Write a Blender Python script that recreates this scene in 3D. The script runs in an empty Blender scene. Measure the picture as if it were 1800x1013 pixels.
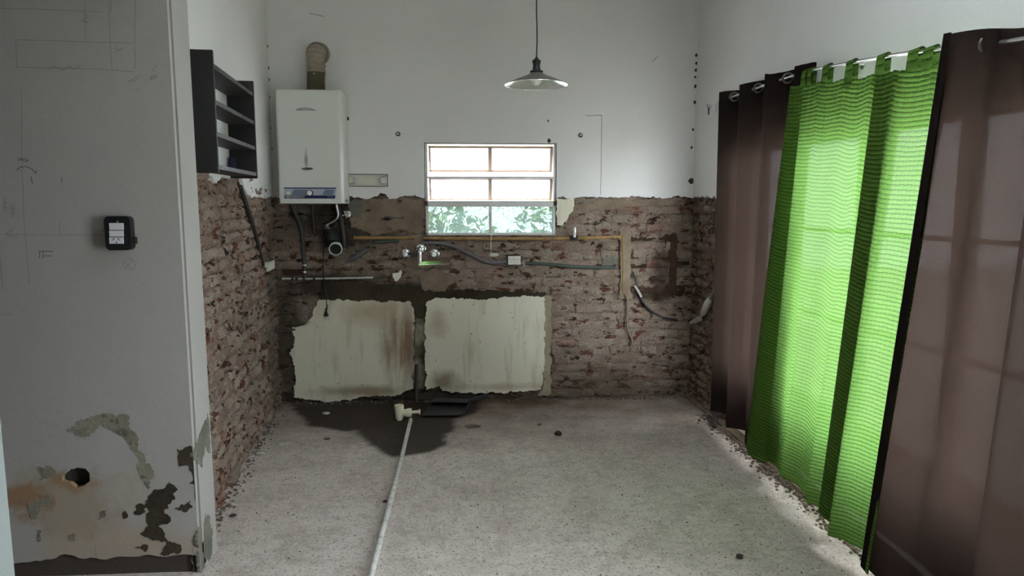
import bpy, bmesh, math, random
from mathutils import Vector, Matrix, noise
from mathutils.geometry import tessellate_polygon

S = bpy.context.scene
COL = S.collection
V = Vector
Z = V((0, 0, 1))
random.seed(7)

# ------------------------------------------------------------------ camera
FPX, PITCH, YAW = 1220.0, math.radians(7.06), math.radians(3.05)
CAM = V((0, 0, 1.5))
cd = bpy.data.cameras.new('camera'); cam = bpy.data.objects.new('camera', cd); COL.objects.link(cam)
cam.location = CAM; cam.rotation_euler = (math.pi / 2 - PITCH, 0, -YAW)
cd.sensor_width = 36; cd.lens = FPX / 1800 * 36; cd.clip_start = .05
S.camera = cam
# ------------------------------------------------------------------ light
SKY, EXPO = 18.0, 1.3
w = bpy.data.worlds.new('overcast_sky'); S.world = w; w.use_nodes = True
bg = w.node_tree.nodes['Background']; bg.inputs[0].default_value = (.92, .96, 1.06, 1); bg.inputs[1].default_value = SKY
S.view_settings.view_transform = 'Standard'; S.view_settings.look = 'None'
S.view_settings.gamma = 1; S.view_settings.use_curve_mapping = False
S.view_settings.exposure = EXPO
S.cycles.max_bounces = 10; S.cycles.diffuse_bounces = 6; S.cycles.transparent_max_bounces = 16
S.cycles.sample_clamp_indirect = 30


def portal(loc, rot, sx, sy):
    l = bpy.data.lights.new('daylight_portal', 'AREA'); l.shape = 'RECTANGLE'; l.size = sx; l.size_y = sy
    l.cycles.is_portal = True
    o = bpy.data.objects.new('daylight_portal', l); COL.objects.link(o); o.location = loc; o.rotation_euler = rot


# ------------------------------------------------------------------ plan of the room
D = 5.18                                   # back wall
PY, PX, PT = 2.725, -1.126, .19            # partition: front face, end face, thickness
HP = math.pi / 2
portal((1.98, 3.2, 1.15), (0, HP, 0), 1.7, 2.7)
portal((1.98, 1.2, 1.1), (0, HP, 0), 2.1, 1.2)
portal((.6, 1.95, 3.46), (0, 0, 0), .5, .6)
portal((.115, D + .28, 1.59), (-HP, 0, 0), 1.0, .7)


def ray(x, y):
    fw = V((math.sin(YAW) * math.cos(PITCH), math.cos(YAW) * math.cos(PITCH), -math.sin(PITCH)))
    rt = V((math.cos(YAW), -math.sin(YAW), 0)); up = rt.cross(fw)
    return rt * ((x - 900) / FPX) - up * ((y - 506.5) / FPX) + fw


def on(x, y, p0, n):                       # the point of a plane of the room seen at a photo pixel
    d = ray(x, y); return CAM + d * ((V(p0) - CAM).dot(n) / d.dot(n))


def onz(x, y, z=0): return on(x, y, (0, 0, z), Z)


class Frame:                               # a wall: u along it, z up, d out into the room
    def __init__(s, o, u, n): s.o = V(o); s.u = V(u).normalized(); s.n = V(n).normalized()
    def p(s, u, z, d=0): return s.o + s.u * u + Z * z + s.n * d
    def px(s, x, y, d=0):
        q = on(x, y, s.o + s.n * d, s.n) - s.o
        return (q.dot(s.u), q.z)
    def ang(s):
        a = (-s.n).cross(Z); return math.atan2(a.y, a.x)


FB = Frame((0, D, 0), (1, 0, 0), (0, -1, 0))
FL = Frame((-1.475, D, 0), (.106, -1, 0), (1, .106, 0))
FR = Frame((1.645, D, 0), (.0315, -1, 0), (-1, -.0315, 0))
FP = Frame((0, PY, 0), (1, 0, 0), (0, -1, 0))


# ------------------------------------------------------------------ materials
def c(r, g, b):
    f = lambda v: ((v / 255 + .055) / 1.055) ** 2.4 if v > 10 else v / 255 / 12.92
    return (f(r), f(g), f(b), 1)


class NT:
    def __init__(s, name):
        s.m = bpy.data.materials.new(name); s.m.use_nodes = True
        s.t = s.m.node_tree; s.b = s.t.nodes['Principled BSDF']; s.out = s.t.nodes['Material Output']
    def n(s, ty, **kw):
        x = s.t.nodes.new(ty)
        for k, v in kw.items(): setattr(x, k, v)
        return x
    def put(s, sock, v):
        if hasattr(v, 'is_linked') or isinstance(v, bpy.types.NodeSocket): s.t.links.new(v, sock)
        elif isinstance(v, tuple) and len(v) == 3 and sock.type == 'RGBA': sock.default_value = (*v, 1)
        else: sock.default_value = v
    def set(s, **kw):
        for k, v in kw.items(): s.put(s.b.inputs[k.replace('_', ' ')], v)
        return s
    def pos(s): return s.n('ShaderNodeNewGeometry').outputs['Position']
    def uv(s): return s.n('ShaderNodeTexCoord').outputs['UV']
    def rnd(s): return s.n('ShaderNodeObjectInfo').outputs['Random']
    def noise(s, scale, detail=4, vec=None, rough=.55, out=0, dist=0):
        x = s.n('ShaderNodeTexNoise'); s.put(x.inputs['Scale'], scale); s.put(x.inputs['Detail'], detail)
        s.put(x.inputs['Roughness'], rough); s.put(x.inputs['Distortion'], dist)
        s.put(x.inputs['Vector'], vec or s.pos()); return x.outputs[out]
    def vor(s, scale, vec=None, feat='F1', out='Distance'):
        x = s.n('ShaderNodeTexVoronoi', feature=feat); s.put(x.inputs['Scale'], scale)
        s.put(x.inputs['Vector'], vec or s.pos()); return x.outputs[out]
    def ramp(s, f, *st):
        x = s.n('ShaderNodeValToRGB'); e = x.color_ramp.elements
        while len(e) < len(st): e.new(.5)
        for q, (p, k) in zip(e, st):
            q.position = p; q.color = k if isinstance(k, tuple) else (k, k, k, 1)
        s.put(x.inputs[0], f); return x.outputs[0]
    def mix(s, f, a, b, blend='MIX'):
        x = s.n('ShaderNodeMix', data_type='RGBA', blend_type=blend)
        s.put(x.inputs[0], f); s.put(x.inputs[6], a); s.put(x.inputs[7], b); return x.outputs[2]
    def ma(s, op, a, b=0.0, cl=False):
        x = s.n('ShaderNodeMath', operation=op, use_clamp=cl); s.put(x.inputs[0], a); s.put(x.inputs[1], b); return x.outputs[0]
    def vm(s, op, a, b):
        x = s.n('ShaderNodeVectorMath', operation=op); s.put(x.inputs[0], a); s.put(x.inputs[1], b)
        return x.outputs['Value'] if op in ('LENGTH', 'DISTANCE') else x.outputs[0]
    def bump(s, h, strength=.5, dist=.01, nrm=None):
        x = s.n('ShaderNodeBump'); s.put(x.inputs['Height'], h); s.put(x.inputs['Strength'], strength); s.put(x.inputs['Distance'], dist)
        if nrm: s.put(x.inputs['Normal'], nrm)
        return x.outputs[0]
    def blob(s, ctr, rad, rag=.5, nscale=6, soft=.35):
        d = s.vm('LENGTH', s.vm('DIVIDE', s.vm('SUBTRACT', s.pos(), ctr), rad), (0, 0, 0))
        d = s.ma('ADD', d, s.ma('MULTIPLY', s.ma('SUBTRACT', s.noise(nscale, 5), .5), rag * 2))
        return s.ramp(d, (1 - soft, 1.0), (1.0, 0.0))


def plain(name, col, rough=.6, metal=0.0, bump=0, bs=60, **kw):
    k = NT(name).set(Base_Color=col, Roughness=rough, Metallic=metal, **kw)
    if bump: k.set(Normal=k.bump(k.noise(bs, 5), bump, .004))
    return k.m


def brick_mat(name, stops, dust, dustamt, damp=()):
    k = NT(name)
    base = k.ramp(k.rnd(), *stops)
    base = k.mix(k.ramp(k.noise(7, 6), (.30, 0.0), (.62, dustamt)), base, dust)
    base = k.mix(k.ramp(k.noise(2.3, 4), (.45, 0.0), (.7, .55)), base, c(150, 138, 120))
    sv = k.vm('MULTIPLY', k.pos(), (1, 1, 1.9))
    chips = k.ramp(k.noise(8.5, 8, rough=.66, vec=sv), (.565, 0.0), (.585, .9))
    base = k.mix(chips, base, k.ramp(k.noise(5, 3), (.4, c(84, 50, 38)), (.6, c(118, 68, 50))))
    holes = k.ramp(k.noise(10, 6, rough=.62, dist=.4, vec=k.vm('ADD', sv, (7, 3, 5))), (.615, 0.0), (.635, .9))
    base = k.mix(holes, base, c(40, 27, 21))
    pale = k.ramp(k.noise(12, 6, rough=.65, vec=k.vm('ADD', sv, (2, 9, 1))), (.58, 0.0), (.62, .6))
    base = k.mix(pale, base, c(178, 165, 150))
    base = k.mix(1.0, base, k.ramp(k.noise(140, 4), (.25, .62), (.75, 1.45)), 'MULTIPLY')
    for b in damp:  # damp tints; on the back wall also painted heater shade
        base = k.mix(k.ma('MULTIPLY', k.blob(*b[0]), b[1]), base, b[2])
    h = k.ma('ADD', k.ma('MULTIPLY', k.noise(30, 7, rough=.7), 1.4), k.ma('MULTIPLY', k.noise(150, 3), .5))
    h = k.ma('SUBTRACT', h, k.ma('MULTIPLY', chips, .25))
    h = k.ma('SUBTRACT', h, k.ma('MULTIPLY', holes, .5))
    k.set(Base_Color=base, Roughness=.95, Normal=k.bump(h, 1.0, .028))
    k.b.inputs['Specular IOR Level'].default_value = .15
    return k.m


damp_and_shade_back = [(((-.95, D, 1.35), (.50, .6, .24), .5, 5, .5), .78, c(52, 47, 40)),  # damp on the left, with the heater's shadow painted in
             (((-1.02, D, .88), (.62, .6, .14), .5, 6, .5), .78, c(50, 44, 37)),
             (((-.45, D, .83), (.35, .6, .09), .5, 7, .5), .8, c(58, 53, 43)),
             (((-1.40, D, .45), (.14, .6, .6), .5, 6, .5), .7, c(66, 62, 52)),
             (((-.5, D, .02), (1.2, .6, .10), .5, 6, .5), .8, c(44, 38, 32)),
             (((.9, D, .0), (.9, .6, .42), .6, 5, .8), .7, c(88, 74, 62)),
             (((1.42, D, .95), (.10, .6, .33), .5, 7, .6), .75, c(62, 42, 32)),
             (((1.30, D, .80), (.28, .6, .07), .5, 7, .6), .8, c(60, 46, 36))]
STB = ((0.0, c(148, 128, 116)), (.3, c(160, 142, 130)), (.55, c(144, 130, 118)), (.8, c(150, 118, 104)), (.92, c(126, 84, 68)), (1.0, c(112, 66, 50)))
M = {}
M['brick_b'] = brick_mat('dusty_brick_back', STB, c(170, 152, 138), .85, damp_and_shade_back)
M['mort_b'] = brick_mat('mortar_back', ((0, c(160, 142, 128)), (1, c(156, 138, 124))), c(138, 120, 106), .6, damp_and_shade_back)
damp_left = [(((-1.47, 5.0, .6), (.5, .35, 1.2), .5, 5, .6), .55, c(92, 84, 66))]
STL = ((0.0, c(158, 134, 120)), (.3, c(170, 154, 142)), (.55, c(150, 126, 112)), (.78, c(178, 164, 152)), (.9, c(146, 98, 80)), (1.0, c(140, 70, 54)))
M['brick_l'] = brick_mat('dusty_brick_side', STL, c(188, 168, 154), .8, damp_left)
M['mort_l'] = brick_mat('mortar_side', ((0, c(166, 142, 128)), (1, c(160, 136, 122))), c(140, 112, 98), .6, damp_left)
M['brick_r'] = brick_mat('dusty_brick_window_side', STB, c(164, 140, 126), .8)
M['mort_r'] = brick_mat('mortar_window_side', ((0, c(146, 128, 112)), (1, c(138, 118, 104))), c(124, 104, 92), .6)


def plaster(name, col, dirt, extra=(), bs=.25):
    k = NT(name)
    b = k.mix(k.ramp(k.noise(1.6, 5), (.35, 0.0), (.75, .35)), col, dirt)
    b = k.mix(k.ramp(k.noise(60, 3), (.68, 0.0), (.76, .35)), b, dirt)
    for e in extra: b = k.mix(k.ma('MULTIPLY', k.blob(*e[0]), e[1]), b, e[2])
    if bs < .25:
        sk = k.noise(1.0, 6, vec=k.vm('MULTIPLY', k.pos(), (26, 26, 3.0)))
        b = k.mix(k.ma('MULTIPLY', k.blob((-.56, D, .42), (.22, .5, .45), .5, 6, .7), k.ramp(sk, (.38, .15), (.62, .85))), b, c(118, 88, 66))
        b = k.mix(k.ramp(k.noise(1.0, 5, vec=k.vm('MULTIPLY', k.pos(), (16, 16, 2.2))), (.54, 0.0), (.75, .5)), b, c(150, 136, 110))
        b = k.mix(k.ramp(k.noise(38, 4), (.66, 0.0), (.70, .7)), b, c(110, 98, 78))
    b = k.mix(1.0, b, k.ramp(k.noise(220, 2), (.2, .92), (.8, 1.06)), 'MULTIPLY')
    k.set(Base_Color=b, Roughness=.85, Normal=k.bump(k.ma('ADD', k.noise(9, 6), k.ma('MULTIPLY', k.noise(160, 3), .25)), bs, .01))
    k.b.inputs['Specular IOR Level'].default_value = .25
    return k.m


M['white'] = plaster('white_wall_paint', c(222, 221, 219), c(206, 205, 201))
M['grey'] = plaster('partition_paint_shaded', c(150, 147, 143), c(140, 136, 131),  # grey paint taken darker, standing in for part of the wall's shade
                    [(((-1.62, PY, .30), (.30, .5, .17), 1.0, 9, .5), .75, c(138, 124, 104)),
                     (((-1.78, PY, .33), (.10, .5, .08), 1.1, 12, .4), .8, c(126, 96, 64)),
                     (((-1.60, PY, .40), (.11, .5, .05), 1.0, 12, .4), .8, c(132, 104, 72)),
                     (((-1.45, PY, .12), (.45, .5, .12), .5, 7, .6), .6, c(150, 132, 110)),
                     (((-1.36, PY, .36), (.14, .5, .12), .5, 8, .6), .35, c(150, 140, 122))])
M['panel'] = plaster('old_white_panel', c(214, 210, 192), c(190, 182, 158),
                     [(((-.62, D, .44), (.12, .5, .24), .9, 9, .9), .45, c(122, 90, 66)),
                      (((-.50, D, .40), (.06, .5, .40), .5, 9, .9), .8, c(92, 64, 46)),
                      (((-.75, D, .68), (.26, .5, .14), .6, 5, .7), .7, c(160, 142, 114)),
                      (((-.85, D, .08), (.5, .5, .06), .6, 8, .8), .8, c(132, 114, 84)),
                      (((-.25, D, .14), (.16, .5, .12), .6, 8, .8), .8, c(116, 96, 70)),
                      (((-1.30, D, .62), (.08, .5, .04), .6, 11, .6), .8, c(98, 86, 64)),
                      (((-.28, D, .60), (.10, .5, .14), .6, 8, .8), .6, c(150, 132, 106)),
                      (((.2, D, .10), (.5, .5, .04), .6, 8, .8), .6, c(150, 134, 106))], .24)


def cement(name, a, b, bs=.6):
    k = NT(name)
    col = k.mix(k.ramp(k.noise(8, 6), (.35, 0.0), (.65, 1.0)), a, b)
    col = k.mix(k.ramp(k.noise(30, 5), (.62, 0.0), (.70, .7)), col, c(70, 58, 48))
    col = k.mix(1.0, col, k.ramp(k.noise(190, 3), (.2, .7), (.8, 1.2)), 'MULTIPLY')
    k.set(Base_Color=col, Roughness=.95, Normal=k.bump(k.noise(60, 7, rough=.65), bs, .012))
    k.b.inputs['Specular IOR Level'].default_value = .15
    return k.m


M['cement'] = cement('grey_cement_render', c(138, 122, 106), c(118, 102, 88))
M['cement_dark'] = cement('damp_cement', c(70, 62, 50), c(52, 45, 36))
M['cement_mould'] = cement('mouldy_cement', c(150, 142, 122), c(70, 62, 46))
M['cement_grey'] = cement('grey_patch', c(120, 118, 108), c(96, 94, 84))
M['cement_tan'] = cement('tan_patch', c(156, 146, 126), c(136, 124, 104), .4)
M['cement_rough'] = cement('rough_cement_strip', c(150, 134, 116), c(120, 104, 88), .9)
M['chase'] = cement('damp_chase', c(78, 58, 46), c(58, 42, 34), .9)
M['peel'] = cement('peeled_undercoat', c(134, 129, 114), c(114, 108, 95), .4)
M['dimmed_wall'] = plain('dimmed_near_wall_paint', c(128, 134, 132), .7, bump=.2)  # near wall's white darkened in the colour to tame the strong daylight
M['black_hole'] = plain('dark_cavity', c(58, 54, 48), .95, bump=.6)
M['soot'] = plain('sooty_brick', c(60, 50, 42), .9, bump=.7)

# floor
k = NT('rough_concrete_floor')
dampa = k.n('ShaderNodeAttribute', attribute_name='damp').outputs['Fac']
b = k.mix(k.ramp(k.noise(1.1, 5), (.35, 0.0), (.65, 1.0)), c(234, 222, 213), c(222, 208, 198))
b = k.mix(k.ramp(k.noise(4.5, 6, rough=.6), (.45, 0.0), (.7, .6)), b, c(184, 171, 160))
b = k.mix(k.ramp(k.noise(11, 6, rough=.65), (.58, 0.0), (.72, .6)), b, c(214, 211, 208))
b = k.mix(k.ramp(k.noise(30, 6, rough=.7), (.57, 0.0), (.70, .4)), b, c(178, 165, 154))
b = k.mix(k.ramp(k.noise(85, 4, rough=.7), (.55, 0.0), (.64, .9)), b, c(112, 104, 96))
b = k.mix(k.ramp(k.noise(150, 3, rough=.7), (.56, 0.0), (.68, .6)), b, c(212, 208, 204))
b = k.mix(k.ramp(k.noise(17, 6, rough=.72), (.36, .7), (.50, 0.0)), b, c(186, 172, 161))
b = k.mix(k.ramp(k.noise(22, 6, rough=.72), (.54, 0.0), (.66, .7)), b, c(240, 233, 226))
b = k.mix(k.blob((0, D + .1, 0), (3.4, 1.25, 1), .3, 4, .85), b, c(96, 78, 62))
b = k.mix(k.ma('MULTIPLY', dampa, .92), b, c(54, 43, 34))
h = k.ma('ADD', k.ma('MULTIPLY', k.noise(22, 8, rough=.78), 2.4), k.ma('MULTIPLY', k.noise(150, 3), .6))
k.set(Base_Color=b, Roughness=k.ramp(dampa, (0, .95), (1, .75)), Normal=k.bump(h, .8, .016))
k.b.inputs['Specular IOR Level'].default_value = .2
M['floor'] = k.m

M['dark_wood'] = plain('black_brown_laminate', c(15, 13, 12), .6, bump=.05)
k = NT('worn_board_edge')
k.set(Base_Color=k.mix(k.ramp(k.noise(25, 4), (.4, 0.0), (.6, 1.0)), c(40, 36, 35), c(62, 58, 56)), Roughness=.5); M['wood_edge'] = k.m
k = NT('heater_enamel')
st = k.blob((-1.16, 4.93, 1.79), (.016, .3, .085), .25, 14, .9)
b = k.mix(k.ma('MULTIPLY', st, .8), c(210, 212, 206), c(80, 74, 62))
b = k.mix(k.ma('MULTIPLY', k.blob((-1.155, 4.93, 1.728), (.045, .3, .012), .3, 30, .4), .9), b, c(60, 48, 24))
k.set(Base_Color=b, Roughness=.32); M['enamel'] = k.m
M['white_pl'] = plain('white_plastic', c(216, 214, 206), .4)
M['cream_pl'] = plain('cream_plastic', c(206, 203, 190), .45)
M['navy'] = plain('navy_print', c(24, 34, 84), .4)
M['silver'] = plain('silver_print', c(168, 174, 186), .4)
M['print_grey'] = plain('grey_print', c(112, 122, 146), .5)
M['badge'] = plain('badge_metal', c(150, 152, 150), .3, .8)
M['black_pl'] = plain('black_plastic', c(18, 18, 18), .5)
M['module'] = plain('grey_module', c(190, 190, 194), .5)
M['dark_metal'] = plain('dark_pipe', c(62, 60, 58), .55, .2, bump=.3)
M['flue'] = cement('fibre_cement_flue', c(96, 90, 72), c(76, 70, 54), .3)
M['flue_clay'] = cement('flue_collar_tape', c(164, 154, 140), c(136, 124, 108), .25)
M['chrome'] = plain('chrome', (.82, .83, .84, 1), .12, 1.0)
M['steel'] = plain('brushed_steel', (.70, .70, .70, 1), .28, 1.0)
M['eyelet'] = plain('dull_eyelet_metal', c(96, 92, 84), .42, .85)
M['brass'] = plain('dull_brass', c(150, 128, 80), .45, .7)
k = NT('ochre_pipe_paint')
k.set(Base_Color=k.mix(k.ramp(k.noise(18, 5), (.45, 0.0), (.62, .8)), c(156, 122, 74), c(116, 92, 60)), Roughness=.6); M['ochre'] = k.m
M['ochre_dull'] = cement('ochre_dusty', c(150, 124, 78), c(132, 112, 84), .3)
M['grey_pl'] = plain('grey_conduit', c(104, 98, 100), .5)
M['green_cond'] = plain('green_grey_conduit', c(62, 74, 68), .6)
M['pvc'] = plain('dirty_pvc', c(222, 214, 190), .45, bump=.1)
k = NT('grey_pvc_pipe')
k.set(Base_Color=k.mix(k.ramp(k.noise(30, 5, rough=.7), (.45, 0.0), (.65, .8)), c(196, 194, 190), c(142, 136, 130)), Roughness=.6); M['pipe'] = k.m
M['dustpan'] = plain('black_dustpan', c(40, 40, 42), .55)
M['tape'] = plain('pale_wrap', c(176, 172, 164), .8, bump=.4, bs=80)
M['cable'] = plain('black_cable', c(30, 28, 28), .6)
M['cable_tan'] = plain('tan_cable', c(120, 106, 84), .6)
M['paper'] = plain('white_scrap', c(226, 222, 210), .8, bump=.4)
M['iron'] = plain('window_iron_paint', c(206, 204, 202), .6, bump=.15)
M['iron_rust'] = plain('window_edge_rust', c(172, 150, 132), .7, bump=.3)
M['pencil'] = plain('pencil', c(116, 114, 110), .8)
M['pencil_dark'] = plain('dark_marker', c(84, 82, 80), .8)
M['debris'] = cement('rubble', c(122, 108, 96), c(102, 88, 78))
M['debris_red'] = cement('brick_rubble', c(136, 84, 64), c(112, 74, 60))
M['debris_pale'] = cement('plaster_rubble', c(190, 184, 172), c(160, 152, 140))
M['navy_box'] = plain('navy_box', c(30, 34, 70), .5)
M['green_pl'] = plain('lamp_metal', c(96, 94, 86), .5, .3)
k = NT('frosted_bulb'); k.set(Base_Color=c(235, 235, 235), Roughness=.3); M['bulb'] = k.m
k = NT('shade_inside'); k.set(Base_Color=(.90, .92, .91, 1), Roughness=.22, Metallic=.55); M['shade_in'] = k.m


def glassy(name, tint, transl, tcol, gloss=.06, pat=0):
    k = NT(name); t = k.t; t.nodes.remove(k.b)
    tr = k.n('ShaderNodeBsdfTransparent'); tr.inputs[0].default_value = tint
    tl = k.n('ShaderNodeBsdfTranslucent'); tl.inputs[0].default_value = tcol
    gl = k.n('ShaderNodeBsdfGlossy'); gl.inputs['Roughness'].default_value = .05
    m1 = k.n('ShaderNodeMixShader'); m2 = k.n('ShaderNodeMixShader')
    k.put(m1.inputs[0], k.ramp(k.noise(38, 3, dist=2.0), (.42, transl - pat), (.58, transl + pat)) if pat else transl)
    m2.inputs[0].default_value = gloss
    for a, b in ((tr, m1.inputs[1]), (tl, m1.inputs[2]), (m1, m2.inputs[1]), (gl, m2.inputs[2]), (m2, k.out.inputs[0])):
        t.links.new(a.outputs[0], b)
    return k.m


M['frost'] = glassy('frosted_pane', (.7, .74, .76, 1), .75, (.75, .77, .78, 1))
M['pattern'] = glassy('patterned_pane', (.28, .33, .31, 1), .5, (.095, .110, .104, 1), .05, .18)
M['clear'] = glassy('clear_pane', (.93, .96, .95, 1), .04, (.9, .9, .9, 1), .06)


def fabric(name, refl, trans, tamt, pat, open_=0.0):
    k = NT(name); t = k.t; t.nodes.remove(k.b)
    uv = k.uv()
    if pat == 'waffle':
        sp = k.n('ShaderNodeSeparateXYZ'); k.put(sp.inputs[0], uv); U, W_ = sp.outputs[0], sp.outputs[1]
        wob = k.ma('MULTIPLY', k.ma('SUBTRACT', k.noise(9, 2, vec=uv), .5), .012)
        rowf = k.ma('DIVIDE', k.ma('ADD', W_, wob), .0185); row = k.ma('FLOOR', rowf); fr = k.ma('FRACT', rowf)
        uf = k.ma('FRACT', k.ma('ADD', k.ma('DIVIDE', U, .034), k.ma('MULTIPLY', row, .5)))
        line = k.ramp(k.ma('ABSOLUTE', k.ma('SUBTRACT', fr, .5)), (.34, 0.0), (.46, 1.0))
        seg = k.ramp(k.ma('ABSOLUTE', k.ma('SUBTRACT', uf, .5)), (.26, 1.0), (.40, 0.0))
        dash = k.ma('MULTIPLY', line, seg)
        hgt = k.ma('MULTIPLY', k.ma('SINE', k.ma('MULTIPLY', fr, math.pi)), k.ma('ADD', .6, k.ma('MULTIPLY', .4, k.ma('SINE', k.ma('MULTIPLY', uf, math.pi)))))
        rc = k.mix(dash, refl, tuple(x * .45 for x in refl[:3]) + (1,)); tc = k.mix(dash, trans, tuple(x * .38 for x in trans[:3]) + (1,))
        tc = k.mix(k.ma('MULTIPLY', line, .18), tc, tuple(x * .5 for x in trans[:3]) + (1,))
        nrm = k.bump(hgt, .9, .005)
    else:
        mp = k.n('ShaderNodeMapping'); k.put(mp.inputs[0], uv); mp.inputs['Scale'].default_value = (420, 150, 1)
        wv = k.noise(1.0, 3, vec=mp.outputs[0], rough=.7)
        rc = k.mix(k.ramp(wv, (.40, 0.0), (.62, 1.0)), tuple(x * .7 for x in refl[:3]) + (1,), refl)
        tc = k.mix(k.ramp(wv, (.35, 0.0), (.65, 1.0)), tuple(x * .45 for x in trans[:3]) + (1,), trans)
        nrm = k.bump(wv, .5, .002)
    df = k.n('ShaderNodeBsdfDiffuse'); tl = k.n('ShaderNodeBsdfTranslucent')
    for nd, cc in ((df, rc), (tl, tc)):
        k.put(nd.inputs['Color'], cc); k.put(nd.inputs['Normal'], nrm)
    m1 = k.n('ShaderNodeMixShader'); m1.inputs[0].default_value = tamt
    t.links.new(df.outputs[0], m1.inputs[1]); t.links.new(tl.outputs[0], m1.inputs[2])
    last = m1
    if open_:
        tp = k.n('ShaderNodeBsdfTransparent'); m2 = k.n('ShaderNodeMixShader'); m2.inputs[0].default_value = open_
        t.links.new(m1.outputs[0], m2.inputs[1]); t.links.new(tp.outputs[0], m2.inputs[2]); last = m2
    t.links.new(last.outputs[0], k.out.inputs[0])
    return k.m


M['green'] = fabric('green_waffle_cotton', (.15, .29, .05, 1), (.047, .094, .022, 1), .62, 'waffle', .004)
M['brown'] = fabric('brown_woven_fabric', (.022, .017, .015, 1), (.031, .0195, .0155, 1), .30, 'weave', .0014)
k = NT('leaf_green')
lc = k.ramp(k.rnd(), (0, c(74, 110, 40)), (1, c(110, 140, 60)))
k.set(Base_Color=k.mix(k.ramp(k.noise(3, 3), (.4, 0.0), (.6, 1.0)), lc, c(150, 176, 84)), Roughness=.6); M['leaf'] = k.m
M['bark'] = plain('bark', c(120, 108, 96), .9)
M['ground'] = cement('pale_bounce_ground', c(196, 192, 180), c(206, 200, 190))  # ground colour kept pale to bounce daylight up onto the curtains


# ------------------------------------------------------------------ mesh helpers
WL = {}


def wloc(o): return WL.get(o.name, V((0, 0, 0))) if o else V((0, 0, 0))


def tag(o, label=None, cat=None, group=None, kind=None):
    for k_, v in (('label', label), ('category', cat), ('group', group), ('kind', kind)):
        if v: o[k_] = v
    return o


def empty(name, loc, label, cat, group=None):
    o = bpy.data.objects.new(name, None); COL.objects.link(o); o.location = loc; o.empty_display_size = .05
    WL[o.name] = V(loc); return tag(o, label, cat, group)


def obj(name, bm, mat, parent=None, smooth=None, recalc=True):
    if recalc: bmesh.ops.recalc_face_normals(bm, faces=bm.faces)
    me = bpy.data.meshes.new(name)
    if parent: loc = wloc(parent)
    else:
        cs = [v.co for v in bm.verts]
        lo = [min(q[i] for q in cs) for i in range(3)]; hi = [max(q[i] for q in cs) for i in range(3)]
        loc = V(((lo[0] + hi[0]) / 2, (lo[1] + hi[1]) / 2, lo[2]))
    bmesh.ops.translate(bm, verts=bm.verts, vec=-loc)
    bm.to_mesh(me); bm.free()
    me.materials.append(M[mat] if isinstance(mat, str) else mat)
    if smooth is not None:
        me.polygons.foreach_set('use_smooth', [True] * len(me.polygons))
        if smooth < 180: me.set_sharp_from_angle(angle=math.radians(smooth))
    o = bpy.data.objects.new(name, me); COL.objects.link(o)
    WL[o.name] = loc
    if parent: o.parent = parent
    else: o.location = loc
    return o


def B(): return bmesh.new()


def hexa(bm, P):
    v = [bm.verts.new(q) for q in P]
    for f in ((0, 3, 2, 1), (4, 5, 6, 7), (0, 1, 5, 4), (1, 2, 6, 5), (2, 3, 7, 6), (3, 0, 4, 7)): bm.faces.new([v[i] for i in f])
    return v


def box(bm, a, b, bev=0):
    x0, y0, z0 = a; x1, y1, z1 = b
    v = hexa(bm, [V(q) for q in ((x0, y0, z0), (x1, y0, z0), (x1, y1, z0), (x0, y1, z0), (x0, y0, z1), (x1, y0, z1), (x1, y1, z1), (x0, y1, z1))])
    if bev: bmesh.ops.bevel(bm, geom=list({e for q in v for e in q.link_edges}), offset=bev, segments=2, affect='EDGES', profile=.5)
    return bm


def boxF(bm, F, u0, u1, z0, z1, d0, d1, bev=0):
    v = hexa(bm, [F.p(*q) for q in ((u0, z0, d0), (u1, z0, d0), (u1, z0, d1), (u0, z0, d1), (u0, z1, d0), (u1, z1, d0), (u1, z1, d1), (u0, z1, d1))])
    if bev: bmesh.ops.bevel(bm, geom=list({e for q in v for e in q.link_edges}), offset=bev, segments=2, affect='EDGES', profile=.5)
    return bm


def slab(bm, F, pts, d0, d1, holes=()):
    loops = [list(pts)] + [list(h) for h in holes]
    flat = [q for l in loops for q in l]
    tri = tessellate_polygon([[V((q[0], q[1], 0)) for q in l] for l in loops])
    A = [bm.verts.new(F.p(q[0], q[1], d1)) for q in flat]; Bk = [bm.verts.new(F.p(q[0], q[1], d0)) for q in flat]
    for t in tri:
        try: bm.faces.new([A[i] for i in t]); bm.faces.new([Bk[i] for i in reversed(t)])
        except ValueError: pass
    s = 0
    for l in loops:
        n_ = len(l)
        for i in range(n_):
            a, b2 = s + i, s + (i + 1) % n_
            bm.faces.new((A[a], A[b2], Bk[b2], Bk[a]))
        s += n_
    return bm


def rag(pts, step=.02, amp=.01, closed=True, seed=0, sc=14):
    out = []; n_ = len(pts)
    for i in range(n_ if closed else n_ - 1):
        a = V(pts[i]); b2 = V(pts[(i + 1) % n_]); L = (b2 - a).length; m = max(1, int(L / step))
        pr = V((-(b2 - a).y, (b2 - a).x)) / max(L, 1e-6)
        for j in range(m):
            q = a.lerp(b2, j / m)
            d = noise.noise(V((q.x * sc, q.y * sc, seed * 7.3))) * amp + noise.noise(V((q.x * sc * 3.3, q.y * sc * 3.3, seed * 3.1))) * amp * .6 + noise.noise(V((q.x * sc * 9, q.y * sc * 9, seed * 1.7))) * amp * .4
            out.append((q.x + pr.x * d, q.y + pr.y * d))
    if not closed: out.append(tuple(pts[-1]))
    return out


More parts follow.
